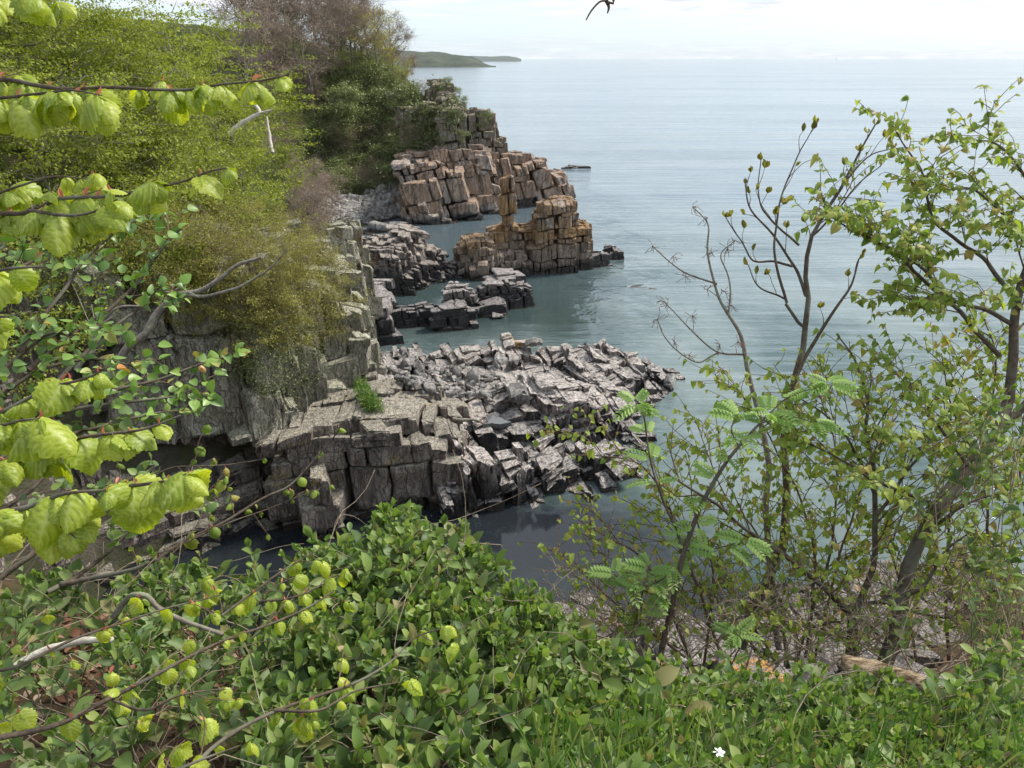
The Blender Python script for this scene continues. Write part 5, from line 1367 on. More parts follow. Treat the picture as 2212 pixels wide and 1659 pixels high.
leafy_shrub(root, [([(-40, 960, 2.8), (120, 900, 2.9), (250, 870, 3.0), (380, 850, 3.1), (475, 820, 3.2)], .010, 3.0), ([(60, 930, 2.8), (220, 850, 3.0), (330, 820, 3.1), (420, 790, 3.2), (525, 755, 3.3)], .009, 3.1),
                   ([(-60, 900, 2.8), (60, 820, 2.9), (200, 780, 3.0), (300, 800, 3.0)], .009, 2.9), ([(100, 960, 2.8), (200, 930, 2.9), (320, 890, 3.0), (400, 880, 3.1)], .008, 3.0)], ra, .050, .050, M_apple, OVAL, .26, .12, maxparts=300)
root = thing("dark_leaf_bush", "darker bush filling the left edge below the wild pear, grey-green oval leaves", "bush", (-2.6, 1.9, 17.2))
leafy_shrub(root, [([(-100, 1200, 2.6), (40, 1080, 2.7), (140, 980, 2.8), (240, 920, 2.9)], .010, 2.8), ([(0, 1250, 2.6), (120, 1150, 2.7), (240, 1060, 2.8), (330, 1000, 2.9)], .010, 2.8),
                   ([(-80, 1080, 2.6), (20, 980, 2.7), (60, 900, 2.8)], .009, 2.7), ([(100, 1280, 2.6), (220, 1200, 2.8), (330, 1120, 2.9), (420, 1080, 3.0)], .009, 2.8)], ra, .052, .065, M_hon, OVAL, .30, .15, maxparts=300)

# ---- bare branches leaning out on the left
def bare(name, label, specs, D, mat, rng, base, twl=.3, twsp=.5, cat="branch"):
    root = thing(name, label, cat, base)
    cur = [(curve(p, 26, .02, rng, D), r_, r_ * .35) for p, r_ in specs]
    tree_parts(root, "bough", cur, mat, 6)
    tw = []
    for P, a, b in cur:
        tw += [(q, np.linspace(a * .25, .002, len(q))) for q, _ in side_twigs(P, a, twsp, twl, rng, start=.3)]
    if tw: stuff_tubes(root, "twigs", tw, mat, 3)
bare("bare_bough", "grey lichened leafless bough leaning up to the right before the dark cliff", [([(215, 850), (262, 775), (310, 715), (345, 668), (390, 640), (440, 622), (480, 598), (510, 575), (560, 562)], .030),
     ([(400, 636), (440, 640), (500, 622), (545, 605), (585, 580), (618, 540)], .014), ([(408, 634), (380, 630), (345, 625)], .010), ([(380, 632), (395, 622), (403, 612)], .008)], 5.2, M_bark_grey, ra, (-4.2, 3.2, 15.6))
bare("bare_bough", "thinner grey leafless bough with a broken fork, left of the long bare bough", [([(165, 800), (190, 760), (205, 720), (225, 690), (262, 668), (320, 655)], .018), ([(205, 722), (228, 698), (240, 690)], .014)], 4.8, M_bark_grey, ra, (-4.2, 3.0, 16.0))
bare("dead_tree", "crooked bleached dead branch standing above the leafy trees beside the purple thicket", [([(495, 290), (520, 268), (546, 253), (561, 243), (548, 222), (541, 210), (560, 199)], .16), ([(561, 243), (575, 240), (590, 236)], .07)], 40, M_bark_pale, ra, (-14, 38, 13.2), twl=.8, twsp=2.5)
bare("dead_tree", "slender pale dead stem standing in brown scrub just right of the crooked bleached branch", [([(588, 330), (583, 300), (580, 275), (576, 253)], .12)], 42, M_bark_pale, ra, (-12.8, 40, 12.8), twl=.6, twsp=2)
bare("overhanging_twig", "bare crooked twig hanging into the sky at the top of the view", [([(1480, -420), (1400, -200), (1330, -60), (1311, -12), (1311, 8), (1296, 4), (1284, 8), (1271, 26), (1264, 40), (1259, 52)], .0032), ([(1310, 2), (1312, 14), (1308, 26)], .0035)], 1.3, M_twig, ra, (.4, .9, 21.6), twl=.0, twsp=9)
# ---- honeysuckle thicket along the bottom
rh = np.random.default_rng(41)
EDGE = np.array([(-100, 1230), (60, 1210), (200, 1225), (330, 1215), (450, 1200), (560, 1195), (640, 1185), (700, 1160), (760, 1125), (830, 1098), (900, 1108), (965, 1115), (1010, 1150), (1060, 1205), (1110, 1242), (1180, 1290), (1240, 1335),
                 (1290, 1372), (1340, 1392), (1420, 1420), (1500, 1448), (1600, 1452), (1750, 1440), (1850, 1455), (1920, 1475), (1990, 1505), (2060, 1455), (2140, 1400), (2300, 1350)], float)
def edge_v(u): return np.interp(u, EDGE[:, 0], EDGE[:, 1])
def bush_depth(u, v):
    e = edge_v(u); f = np.clip((v - e) / (1720 - e), 0, 1)
    far_ = np.interp(u, [-100, 500, 850, 1200, 1500, 2200], [2.7, 3.0, 3.0, 2.7, 2.75, 2.5])
    near_ = np.interp(u, [-100, 700, 2200], [1.55, 1.45, 1.6])
    return far_ + (near_ - far_) * f ** 0.8
OBOV = [leaf_grid(w_obov, nu=5, nv=1, cup=c, droop=d) for c, d in ((.30, .12), (.5, .0), (.2, .35), (.35, -.15), (.1, .2))]
def honeysuckle(root, centres, rng, leafsize, maxparts=300, back=0.14, nn=(3, 6), lean=0.5):
    stems, LM, LY = [], [], []
    for (p, s0) in centres:
        dirv = unit(np.array([rng.normal(0, .35), rng.normal(-.25, .3), 1.0]))
        n = rng.integers(nn[0], nn[1]); ln = .045 * n * s0
        base = p - dirv * ln
        root_pt = base - np.array([rng.normal(0, .1), rng.normal(-.05, .1), .28])
        P = bez([root_pt, base, p], 8)
        stems.append((P, np.linspace(.0035, .0016, len(P))))
        a0 = rng.uniform(0, 3.14)
        for k in range(n):
            f = k / max(1, n - 1); q = base + dirv * ln * f
            op = .72 - .55 * f ** 1.3                     # lower pairs spread out, the tip pair stands up
            sz = 1.22 * leafsize * s0 * (1.0 - .45 * f) * rng.uniform(.75, 1.2)
            for side in (0, 1):
                a = a0 + k * 1.571 + side * math.pi + rng.normal(0, .2)
                x = np.array([math.cos(a), math.sin(a), 0]) * op + dirv * (1.15 - op) + rng.normal(0, .08, 3)
                (LY if f > .75 else LM).append(frames(q[None], x[None], (dirv + np.array([0, 0, .3]) - np.array([math.cos(a), math.sin(a), 0]) * .3)[None], np.array([sz]))[0])
    stuff_tubes(root, "stems", stems, M_twig_pale, 3)
    leaf_objs(root, "leaf", OBOV, np.array(LM), M_hon, rng, maxparts - 90)
    leaf_objs(root, "young_leaf", OBOV, np.array(LY), M_hony, rng, 90, "small_young_leaves")
def bush_sites(ulo, uhi, n, rng, vlo=None, vhi=1700, thick=.5, density=1.0, flo=0.0):
    out = []
    while len(out) < n:
        u = rng.uniform(ulo, uhi); e = edge_v(u); v = rng.uniform(max(e, vlo or 0), vhi)
        if vhi < e: continue
        # looser spacing when nearer so that leaves cover evenly
        D = bush_depth(u, v)
        if rng.random() > (D / 3.0) ** 1.6 * density: continue
        D = D + rng.exponential(.09) * thick
        p = PD(u, v, D) + np.array([0, 0, rng.normal(0, .025)])
        out.append((p, rng.uniform(.65, 1.15)))
    return out
HB = [("honeysuckle_bush", "dense honeysuckle bush whose top rises highest before the cave foot, at bottom centre-left", 640, 900, 0, 1420, 190, .072),
      ("honeysuckle_bush", "honeysuckle bush whose edge slopes down along the dark cove water, centre of the foreground", 880, 1180, 0, 1450, 190, .072),
      ("honeysuckle_bush", "honeysuckle bush in front of the orange lichened ledge, right of centre", 1160, 1450, 0, 1700, 180, .070),
      ("honeysuckle_bush", "low honeysuckle bush right of centre below the slim rowan", 1430, 1700, 0, 1700, 210, .056),
      ("honeysuckle_bush", "low honeysuckle bush at the foot of the forked sapling", 1680, 1950, 0, 1700, 210, .056),
      ("honeysuckle_bush", "honeysuckle bush in the bottom right corner before the fallen log", 1930, 2240, 0, 1700, 200, .058),
      ("honeysuckle_bush", "big-leaved honeysuckle in the middle of the bottom edge with water drops", 820, 1180, 1430, 1700, 100, .074),
      ("honeysuckle_bush", "honeysuckle in the lower left middle, behind the small-leaved lime shoots", 540, 860, 1380, 1700, 80, .072),
      ("honeysuckle_bush", "thin honeysuckle among bare twigs in the left foreground", 250, 620, 0, 1560, 100, .066),
      ("honeysuckle_bush", "sparse honeysuckle at the far left bottom, blue-green leaves over dead wood", -40, 300, 1230, 1700, 60, .070)]
for (nm, lab, a, b, vl, vh, n, sz) in HB:
    sites = bush_sites(a, b, n, rh, vl, vh)
    c = np.mean([s[0] for s in sites], 0)
    root = thing(nm, lab, "bush", (float(c[0]), float(c[1]), float(ground(c[0], c[1]))))
    honeysuckle(root, sites, rh, sz)
# small leaves under and between the shoots, closing the thicket
uu = rh.uniform(-60, 2260, 3000); vv_ = rh.uniform(1100, 1700, 3000)
k_ = (vv_ > edge_v(uu) + 14) & ((uu > 640) | (rh.random(3000) < .35))
uu, vv_ = uu[k_], vv_[k_]
Dd = bush_depth(uu, vv_) + rh.uniform(.3, .6, len(uu))
P = np.stack([PD(a, b, c) for a, b, c in zip(uu, vv_, Dd)])
xd = rh.normal(0, 1, P.shape); up = rh.normal(0, .5, P.shape) + np.array([0, -.3, 1])
Mx = frames(P, xd, up, .050 * rh.uniform(.5, 1.1, len(P)))
v, f, tn = place(OBOV[0][0], OBOV[0][1], Mx, rh.random(len(P)))
link("undergrowth_leaves", mesh_np("undergrowth_leaves", v, f, M_hon, True, tn), None, None, 'stuff', "shaded inner leaves beneath the honeysuckle shoots", "undergrowth")

# ---- dead stems and litter under the bushes
paths = []
for k in range(170):
    u = rh.uniform(-80, 1000) if k < 140 else rh.uniform(1000, 2260); v = rh.uniform(edge_v(u) + 25, 1690)
    D = bush_depth(u, v) + rh.uniform(.1, .45)
    p = PD(u, v, D); a = rh.normal(.5, .8); d = unit(np.array([math.cos(a), math.sin(a) * .6, rh.normal(.12, .28)]))
    l = rh.uniform(.12, .55)
    q = wob(bez([p, p + d * l * .5 + rh.normal(0, .05, 3), p + d * l], 9), .05, rh, 5)
    paths.append((q, np.linspace(rh.uniform(.0012, .0028), .0008, len(q))))
stuff_tubes(None, "dry_stems", paths, M_twig_pale, 4, "tangle of pale dry stems lying through the foreground bushes", "dead stems")
g_ = rh.uniform(0, 1, (5200, 2)); gx_ = -2.4 + 5.6 * g_[:, 0]; gy_ = .5 + 3.6 * g_[:, 1]
P = np.stack([gx_, gy_, ground(gx_, gy_) + .012], -1)
Mx = frames(P, rh.normal(0, 1, P.shape) * np.array([1, 1, .25]), rh.normal(0, .35, P.shape) + np.array([0, 0, 1]), .055 * rh.uniform(.5, 1.2, len(P)))
v, f, tn = place(OVAL[1][0], OVAL[1][1], Mx, rh.random(len(P)))
link("leaf_litter", mesh_np("leaf_litter", v, f, M_litter, True, tn), None, None, 'stuff', "red-brown dead leaves littering the ground under the bushes", "leaf litter")
# grass blades at the bottom edge
P = np.stack([PD(a, b, bush_depth(a, b) + c) for a, b, c in zip(rh.uniform(1150, 2230, 500), rh.uniform(1570, 1700, 500), rh.uniform(0, .25, 500))])
Mx = frames(P, rh.normal(0, .35, P.shape) + np.array([0, 0, 1]), rh.normal(0, 1, P.shape), .14 * rh.uniform(.5, 1.3, len(P)))
v, f, tn = place(BLADE[0] * np.array([1, .45, 1]), BLADE[1], Mx, rh.random(len(P)))
link("grass", mesh_np("grass", v, f, M_grass, True, tn), None, None, 'stuff', "thin grass blades among the leaves at the bottom right", "grass")

# ---- dead wood on the ground
def wood(name, label, pts, r0, r1, mat, D, cat="log", parts=None, sides=10, wb=.01):
    P = curve(pts, 26, wb, rh, D)
    rr_ = np.linspace(r0, r1, len(P)) * (1 + .12 * vnoise(np.stack([np.arange(len(P)) * .7, np.zeros(len(P)), np.zeros(len(P))], -1), 5))
    v, f = tubes([(P, rr_)], sides)
    v = v + fbm(v * np.array([30, 30, 60]), 9, 2)[:, None] * r0 * .12
    n_ = len(P) * sides
    caps = [f, np.array([list(range(sides))[::-1]]), np.array([list(range(n_ - sides, n_))])]
    return link(name, mesh_np(name, v - P[0], caps, mat, True), None, tuple(P[0]), None, label, cat)
M_log = (lambda t: t.done(t.bsdf(t.mix(t.ramp(t.noise(t.map(t.pos(), (1, 3.5, 7), rot=(0, 0, .2)), 14, 5, .7), [(.38, 0.), (.62, 1.)]), (.085, .05, .028), (.42, .33, .22)), .9, t.bump(t.noise(t.map(t.pos(), (1, 3.5, 7), rot=(0, 0, .2)), 14, 5, .7), 1.0, .02), .15)))(NT("rotten_log_wood"))
wood("fallen_log", "split rotten brown log lying behind the leaves at the lower right", [(1820, 1445, 3.05), (1905, 1462, 3.0), (1990, 1490, 2.9), (2070, 1522, 2.8), (2140, 1555, 2.7)], .052, .045, M_log, 2.9, parts=None)
wood("dead_branch", "pale bleached dead branch lying on the ground at the left edge", [(20, 1450, 2.2), (75, 1415, 2.2), (130, 1395, 2.2), (180, 1383, 2.2), (240, 1380, 2.2)], .014, .008, M_bark_pale, 2.2, "dead branch", sides=7)
wood("dead_branch", "curved mossy dead branch arching out of the undergrowth at left centre", [(245, 1335, 2.2), (270, 1300, 2.2), (290, 1289, 2.15), (318, 1292, 2.15), (345, 1320, 2.15), (400, 1345, 2.2), (480, 1372, 2.2)], .010, .006, M_bark_grey, 2.2, "dead branch", sides=7)
wood("dead_branch", "thin dark dead stick lying under the big lime leaves at left", [(130, 1262, 2.6), (200, 1250, 2.6), (280, 1225, 2.6), (340, 1205, 2.6)], .010, .005, M_bark_dark, 2.6, "dead branch", sides=7)
wood("driftwood", "short strip of brown driftwood lying on the rock shelf beside the narrow pool", [(978, 905, 36.5), (1000, 908, 36.3), (1025, 907, 36.3), (1048, 916, 36)], .10, .04, M_bark_grey, 36, "driftwood", sides=6)
# white flower
root = thing("wildflower", "single small white starry flower among the grass at the bottom edge, right of centre", "flower", tuple(PD(1553, 1628, 1.62) - np.array([0, 0, .12])))
M_white = (lambda t: t.done(t.bsdf((.8, .8, .76), .5)))(NT("white_petal"))
c = PD(1553, 1626, 1.62); o0 = np.array(root.location)
stuff_v, stuff_f = tubes([(np.array([o0, (o0 + c) / 2 + .005, c]), np.array([.0012, .001, .001]))], 4)
link("stem", mesh_np("stem", stuff_v - o0, stuff_f, M_grass, True), root)
pv, pf = leaf_grid(w_oval, nu=4, nv=1, cup=.2, droop=.1)
pm = mesh_np("petal", pv * .014, pf, M_white, True)
for k in range(6):
    o = link("petal", pm, root, tuple(c - o0)); o.rotation_euler = (.5, -.2, k * 1.047)

# ---- orange-lichened ledge and shore rocks below the viewpoint
M_near = rock_mat("near_ledge_granite", (.19, .16, .14), (.42, .38, .35), DARK, lichen=1.0, lich_col=(.62, .30, .035), black=.8, wet_z=.3, scale=1.6, speck=.6)
ledge = [dict(x=PD(u, v, D)[0], y=PD(u, v, D)[1], rx=rx, ry=ry, top=PD(u, v, D)[2] + dz, taper=.35, p=3, rot=r_, bot=-1) for (u, v, D, rx, ry, r_, dz) in
         [(1268, 1345, 15, .75, .9, .3, .25), (1205, 1335, 15.5, .45, .6, .2, .1), (1165, 1390, 13, .6, .9, .2, 0), (1330, 1400, 14, .8, .9, .4, 0), (1230, 1420, 12.5, .9, 1.0, .1, -.2)]]
r = thing("lichened_ledge", "rock ledge splashed with bright orange lichen rising from the cove below the foreground bushes", "rock", (1.2, 13, 5))
def lg(x, y): return np.where(ground(x, y) > -2, 1.0, 1.0) * 1.0
rock_mass(r, M_near, lumps_H(ledge, -9), (-1.5, 5, 9, 18), (.5, .45, .5), az=25, hj=.1, gap=.02, chamfer=.08, rough=.12, parts=200, seed=61, warp=.15, zlo=3.0, wscale=.5)
shore = [dict(x=x, y=y, rx=rx, ry=ry, top=z, taper=.5, p=2.6, rot=r_, bot=-1) for (x, y, rx, ry, z, r_) in
         [(6, 17.5, 2.4, 1.6, 4.6, .2), (9, 18.5, 2.2, 1.8, 4.4, .1), (12.5, 20.5, 2.6, 2.0, 3.2, .3), (15.5, 23.5, 2.2, 1.6, 1.6, .3), (11, 24, 2.2, 1.2, .8, .2), (18.5, 26, 2.2, 1.4, .9, .2), (5, 14, 2.2, 1.8, 7.0, 0), (8.5, 14.5, 2.0, 1.8, 6.9, 0), (3, 17, 1.8, 1.6, 3.6, 0)]]
r = thing("shore_rocks", "pale jumbled shore rocks glimpsed through the saplings at the lower right", "rock", (9, 19, 0))
rock_mass(r, M_near, lumps_H(shore, -9, amp=.8), (0, 24, 11, 29), (1.0, .9, .8), az=20, hj=.3, gap=.04, chamfer=.09, rough=.13, parts=200, seed=63, warp=.35, zlo=-1.0)

# ---- saplings on the right
rt = np.random.default_rng(51)
SMALL = [big_lime(s + 50) for s in range(3)]
SM = []
for s in range(4):
    q = leaf_grid(w_heart, nu=5, nv=2, cup=.2 + .15 * s, droop=.2 + .2 * s, teeth=.05, fold=.3); SM.append(q)
def sapling(name, label, specs, rng, base, leaf, mat, twl, twsp, spacing, bark=M_bark_dark, n_leaf=(1, 2), maxparts=300, hang=.8, sub=.5, n2=.55, leafy_from=.3, buds=0, levels=2, cat="tree", leafprob=1.0, upb=.2):
    root = thing(name, label, cat, base)
    main, tw, sites, tips = [], [], [], []
    for sp in specs:
        P = curve(sp[0], 30, .012, rng, sp[3] if len(sp) > 3 else 4.0)
        main.append((P, sp[1], sp[2]))
        lf = sp[4] if len(sp) > 4 else leafy_from
        if lf > 1: continue
        t2 = side_twigs(P, max(sp[2], sp[1] * .5), twsp, twl, rng, upb=upb, start=lf)
        tw += [(q, np.linspace(min(.006, max(.0028, sp[1] * .3)), .0018, len(q))) for q, _ in t2]
        t3 = []
        if levels > 1:
            for q, _ in t2: t3 += side_twigs(q, .002, twsp * sub, twl * n2, rng, upb=upb * .7, start=.2, n=5)
            tw += [(q, np.linspace(.0026, .0015, len(q))) for q, _ in t3]
        for Q in [q for q, _ in t2 + t3] + [P[int(len(P) * .6):]]:
            l = arclen(Q)[-1]; ss = np.append(np.arange(l * .3, l, spacing), l * .99)
            B, T = at_len(Q, ss)
            for b, t__ in zip(B, T):
                if rng.random() < leafprob: sites.append((b, t__))
            tips.append((Q[-1], T[-1]))
    tree_parts(root, "bough", main, bark, 7)
    stuff_tubes(root, "twigs", tw, bark if bark is not M_bark_dark else M_twig, 3)
    if leaf > 0 and sites:
        L, Bd = lime_clusters(sites, rng, leaf, n_leaf, hang)
        leaf_objs(root, "leaf", SM, np.array(L), mat, rng, maxparts)
        if buds: leaf_objs(root, "bud_scale", [BUD], np.array(Bd)[rng.permutation(len(Bd))[:int(len(Bd) * buds)]], M_bud, rng, 10, "bud_scales")
    return root, tips, sites
sapling("sycamore_sapling", "tallest sapling, thick trunk leaning right out of view, leafy boughs arching left", [
    ([(1872, 1530, 4.0), (1890, 1480, 4.0), (1925, 1390, 4.05), (1935, 1330, 4.05), (1960, 1230, 4.1), (2020, 1110, 4.1), (2090, 1010, 4.15), (2150, 940, 4.15), (2180, 870, 4.2)], .043, .030, 4.1, 2),
    ([(2180, 870, 4.2), (2185, 780, 4.2), (2190, 690, 4.2), (2200, 620, 4.2), (2225, 540, 4.2), (2260, 400, 4.2)], .028, .016, 4.2, .3),
    ([(2150, 940, 4.15), (2230, 860, 4.15), (2330, 780, 4.1)], .026, .014, 4.1, .6),
    ([(2190, 640, 4.2), (2130, 570, 4.2), (2069, 525, 4.2), (2018, 470, 4.2), (1993, 377, 4.2), (1963, 330, 4.2), (1927, 262, 4.2)], .013, .003, 4.2, .2),
    ([(2185, 700, 4.2), (2120, 665, 4.15), (2048, 643, 4.1), (1985, 576, 4.1), (1879, 516, 4.1), (1800, 455, 4.1), (1752, 427, 4.1)], .013, .003, 4.1, .2),
    ([(2160, 770, 4.2), (2069, 673, 4.2), (2000, 610, 4.15), (1921, 542, 4.1), (1850, 500, 4.1), (1773, 453, 4.1)], .014, .003, 4.1, .25),
    ([(2225, 540, 4.2), (2180, 480, 4.1), (2110, 415, 4.1), (2060, 405, 4.1), (2030, 400, 4.1)], .009, .003, 4.1, .2),
    ([(2250, 440, 4.2), (2200, 360, 4.1), (2150, 310, 4.1), (2110, 300, 4.1)], .009, .003, 4.1, .2),
    ([(2040, 1095, 4.1), (1960, 1070, 4.05), (1889, 1041, 4.0), (1830, 1000, 4.0), (1769, 965, 4.0), (1664, 917, 4.0)], .011, .003, 4.0, .25),
    ([(2090, 1010, 4.15), (2040, 930, 4.1), (1990, 880, 4.1), (1960, 800, 4.1)], .010, .003, 4.1, .3),
    ([(2000, 1150, 4.1), (2080, 1090, 4.0), (2150, 1070, 4.0), (2230, 1060, 4.0)], .009, .003, 4.0, .3),
    ([(1945, 1290, 4.05), (2000, 1260, 3.95), (2040, 1200, 3.9), (2090, 1150, 3.9)], .012, .004, 3.9, .5),
], rt, (1.9, 2.7, 16.4), .045, M_limes, .5, .085, .065, n_leaf=(1, 2), maxparts=300, leafy_from=.2, hang=.5)
sapling("lime_sapling", "forked sapling left of the leaning trunk, small opening leaves on long boughs sweeping left", [
    ([(1838, 1470, 4.2), (1836, 1400, 4.2), (1841, 1333, 4.2)], .034, .028, 4.2, 2),
    ([(1841, 1333, 4.2), (1800, 1290, 4.15), (1750, 1242, 4.1), (1649, 1166, 4.0), (1529, 1080, 3.9), (1434, 1022, 3.9)], .020, .004, 4.0, .15),
    ([(1841, 1333, 4.2), (1870, 1270, 4.2), (1889, 1199, 4.2), (1889, 1008, 4.2), (1870, 936, 4.2), (1874, 864, 4.2), (1850, 790, 4.2), (1810, 720, 4.2)], .020, .004, 4.2, .25),
    ([(1820, 1345, 4.2), (1740, 1350, 4.1), (1650, 1330, 4.0), (1560, 1340, 3.9)], .010, .003, 4.0, .1),
    ([(1889, 1120, 4.2), (1960, 1020, 4.2), (2010, 930, 4.2), (1990, 820, 4.2)], .010, .003, 4.2, .1),
    ([(1889, 1050, 4.2), (1840, 960, 4.1), (1780, 900, 4.1), (1700, 850, 4.1)], .009, .003, 4.1, .1),
    ([(1900, 1300, 4.2), (2000, 1330, 4.1), (2120, 1340, 4.0), (2230, 1360, 4.0)], .009, .003, 4.1, .1),
], rt, (1.75, 2.9, 16.4), .036, M_limes, .5, .12, .12, n_leaf=(1, 1), buds=.4, hang=.9)
BUDC = [(leaf_grid(lambda a: .26 * math.sin(math.pi * min(1, a * .9 + .06)), nu=4, nv=1, cup=.6, droop=-.1))]
def tip_buds(root, tips, rng, size, mat, nb=(2, 5), frac=1.0):
    Ms = []
    for p, d in tips:
        if rng.random() > frac: continue
        for j in range(rng.integers(*nb)):
            x = unit(np.array([rng.normal(0, .45), rng.normal(0, .45), .8]) + d * .6)
            Ms.append(frames(p[None], x[None], rng.normal(0, 1, (1, 3)), np.array([size * rng.uniform(.6, 1.2)]))[0])
    if Ms: leaf_objs(root, "bud", BUDC, np.array(Ms), mat, rng, 60, "buds")
M_flower = leaf_mat("dry_flower_spray", [(0, (.16, .06, .04)), (.6, (.26, .13, .08)), (1, (.20, .20, .08))], .2, .7, .2)
root, tips, sites = sapling("ash_sapling", "upright sapling with dark candelabra boughs tipped with buds, standing against the sea", [
    ([(1600, 1400, 5.0), (1640, 1290, 5.0), (1690, 1180, 5.0), (1700, 1050, 5.0), (1692, 950, 5.0), (1722, 808, 5.0), (1741, 702, 5.0), (1743, 597, 5.0), (1752, 512, 5.0), (1815, 406, 5.0), (1845, 343, 5.0), (1891, 271, 5.0)], .034, .005, 5.0, .75),
    ([(1741, 640, 5.0), (1725, 590, 5.0), (1710, 563, 5.0), (1671, 504, 5.0), (1621, 449, 5.0), (1610, 398, 5.0)], .012, .004, 5.0, .35),
    ([(1712, 575, 5.0), (1670, 568, 5.0), (1625, 563, 5.0), (1600, 512, 5.0), (1570, 470, 5.0)], .009, .003, 5.0, .35),
    ([(1700, 655, 5.0), (1676, 576, 5.0), (1671, 512, 5.0), (1688, 427, 5.0), (1720, 350, 5.0), (1756, 275, 5.0)], .010, .003, 5.0, .4),
    ([(1735, 705, 5.0), (1700, 655, 5.0)], .011, .010, 5.0, 2),
    ([(1726, 530, 5.0), (1663, 470, 5.0), (1642, 427, 5.0), (1646, 343, 5.0)], .008, .003, 5.0, .4),
    ([(1815, 406, 5.0), (1870, 340, 5.0), (1930, 320, 5.0)], .007, .003, 5.0, .3),
    ([(1752, 512, 5.0), (1800, 470, 5.0), (1850, 400, 5.0), (1900, 360, 5.0)], .008, .003, 5.0, .3),
    ([(1722, 808, 5.0), (1790, 690, 5.0), (1840, 620, 5.0), (1860, 560, 5.0)], .014, .004, 5.0, .4),
    ([(1697, 647, 5.0), (1640, 620, 5.0), (1617, 570, 5.0)], .007, .003, 5.0, .3),
], rt, (2.0, 3.6, 15.0), 0, M_limes, .26, .13, .2, levels=1, upb=.9, bark=M_bark_dark)
tip_buds(root, tips, rt, .05, M_can_olive)
root, tips, sites = sapling("elder_sapling", "slender bare sapling with reddish dried flower sprays, leftmost against the sea", [
    ([(1640, 900, 5.0), (1612, 770, 5.0), (1600, 724, 5.0), (1574, 681, 5.0), (1549, 626, 5.0), (1528, 542, 5.0), (1532, 487, 5.0), (1497, 450, 5.0)], .016, .003, 5.0, .3),
    ([(1549, 614, 5.0), (1498, 597, 5.0), (1456, 571, 5.0), (1411, 529, 5.0)], .007, .003, 5.0, .2),
    ([(1604, 766, 5.0), (1553, 762, 5.0), (1498, 719, 5.0), (1464, 685, 5.0), (1440, 660, 5.0)], .007, .003, 5.0, .2),
    ([(1574, 681, 5.0), (1576, 600, 5.0), (1560, 550, 5.0), (1590, 520, 5.0)], .006, .003, 5.0, .2),
    ([(1553, 762, 5.0), (1500, 780, 5.0), (1440, 730, 5.0), (1420, 690, 5.0)], .006, .003, 5.0, .2),
    ([(1640, 900, 5.0), (1660, 1000, 5.0), (1655, 1104, 5.0), (1670, 1276, 5.0), (1680, 1400, 5.0)], .018, .022, 5.0, 2),
], rt, (2.1, 3.6, 15.0), 0, M_limes, .16, .22, .2, levels=1, upb=.8, bark=M_bark_grey)
pp = []
for p, d in tips:
    for j in range(9):
        e = p + unit(rt.normal(0, .6, 3) + np.array([0, 0, -.25])) * rt.uniform(.03, .08)
        pp.append((np.array([p, (p + e) / 2 + rt.normal(0, .008, 3), e]), np.array([.0016, .0014, .0022])))
stuff_tubes(root, "dried_flower_sprays", pp, M_flower, 3)
# rowan with feather leaves
def rowan_leaf(seed):
    r = np.random.default_rng(seed); lv, lf = leaf_grid(w_oval, nu=3, nv=1, cup=.2, droop=.15)
    n = 6; vs, fs, n0 = [], [], 0; bend = r.uniform(.2, .7)
    def axis(t): return np.array([t, 0, -bend * t * t])
    for k in range(n):
        t = .22 + .72 * k / (n - 1)
        for s in (-1, 1):
            X = unit(np.array([.55, s, -.12 - .3 * bend * t])); Z = np.array([0, 0, 1.0]); Y = unit(np.cross(Z, X)); Z = np.cross(X, Y)
            sz = .36 * (1 - .25 * abs(t - .5))
            vs.append(axis(t) + (lv[:, :1] * X + lv[:, 1:2] * Y * .9 + lv[:, 2:] * Z) * sz); fs.append(lf + n0); n0 += len(lv)
    X = unit(axis(1.01) - axis(.9)); vs.append(axis(.98) + (lv[:, :1] * X + lv[:, 1:2] * np.array([0, 1, 0]) + lv[:, 2:] * np.array([0, 0, 1])) * .3); fs.append(lf + n0); n0 += len(lv)
    ax = np.array([axis(t) for t in np.linspace(0, 1, 7)]); tv, tf = tubes([(ax, np.full(7, .008))], 3)
    vs.append(tv); fs.append(tf + n0)
    return np.concatenate(vs), np.concatenate(fs)
RW = [rowan_leaf(k) for k in range(4)]
def rowan(label, specs, rng, base, size, dens=.12, maxparts=120):
    root = thing("rowan_sapling", label, "tree", base)
    main, L = [], []
    for sp in specs:
        P = curve(sp[0], 26, .006, rng, 3.7); main.append((P, sp[1], sp[2]))
        if sp[3] > 1: continue
        l = arclen(P)[-1]
        ss = np.append(np.arange(l * sp[3], l, dens), [l * .985, l * .99, l * .999])
        B, T = at_len(P, ss)
        for b, t__ in zip(B, T):
            for j in range(2):
                a = rng.uniform(0, 6.28)
                x = unit(np.array([math.cos(a), math.sin(a) * .8 - .2, rng.uniform(-.15, .45)]) + t__ * .35)
                L.append(frames(b[None], x[None], (np.array([0, -.35, 1]) + rng.normal(0, .2, 3))[None], np.array([size * rng.uniform(.7, 1.15)]))[0])
    tree_parts(root, "bough", main, M_bark_dark, 7)
    leaf_objs(root, "feather_leaf", RW, np.array(L), M_rowan, rng, maxparts)
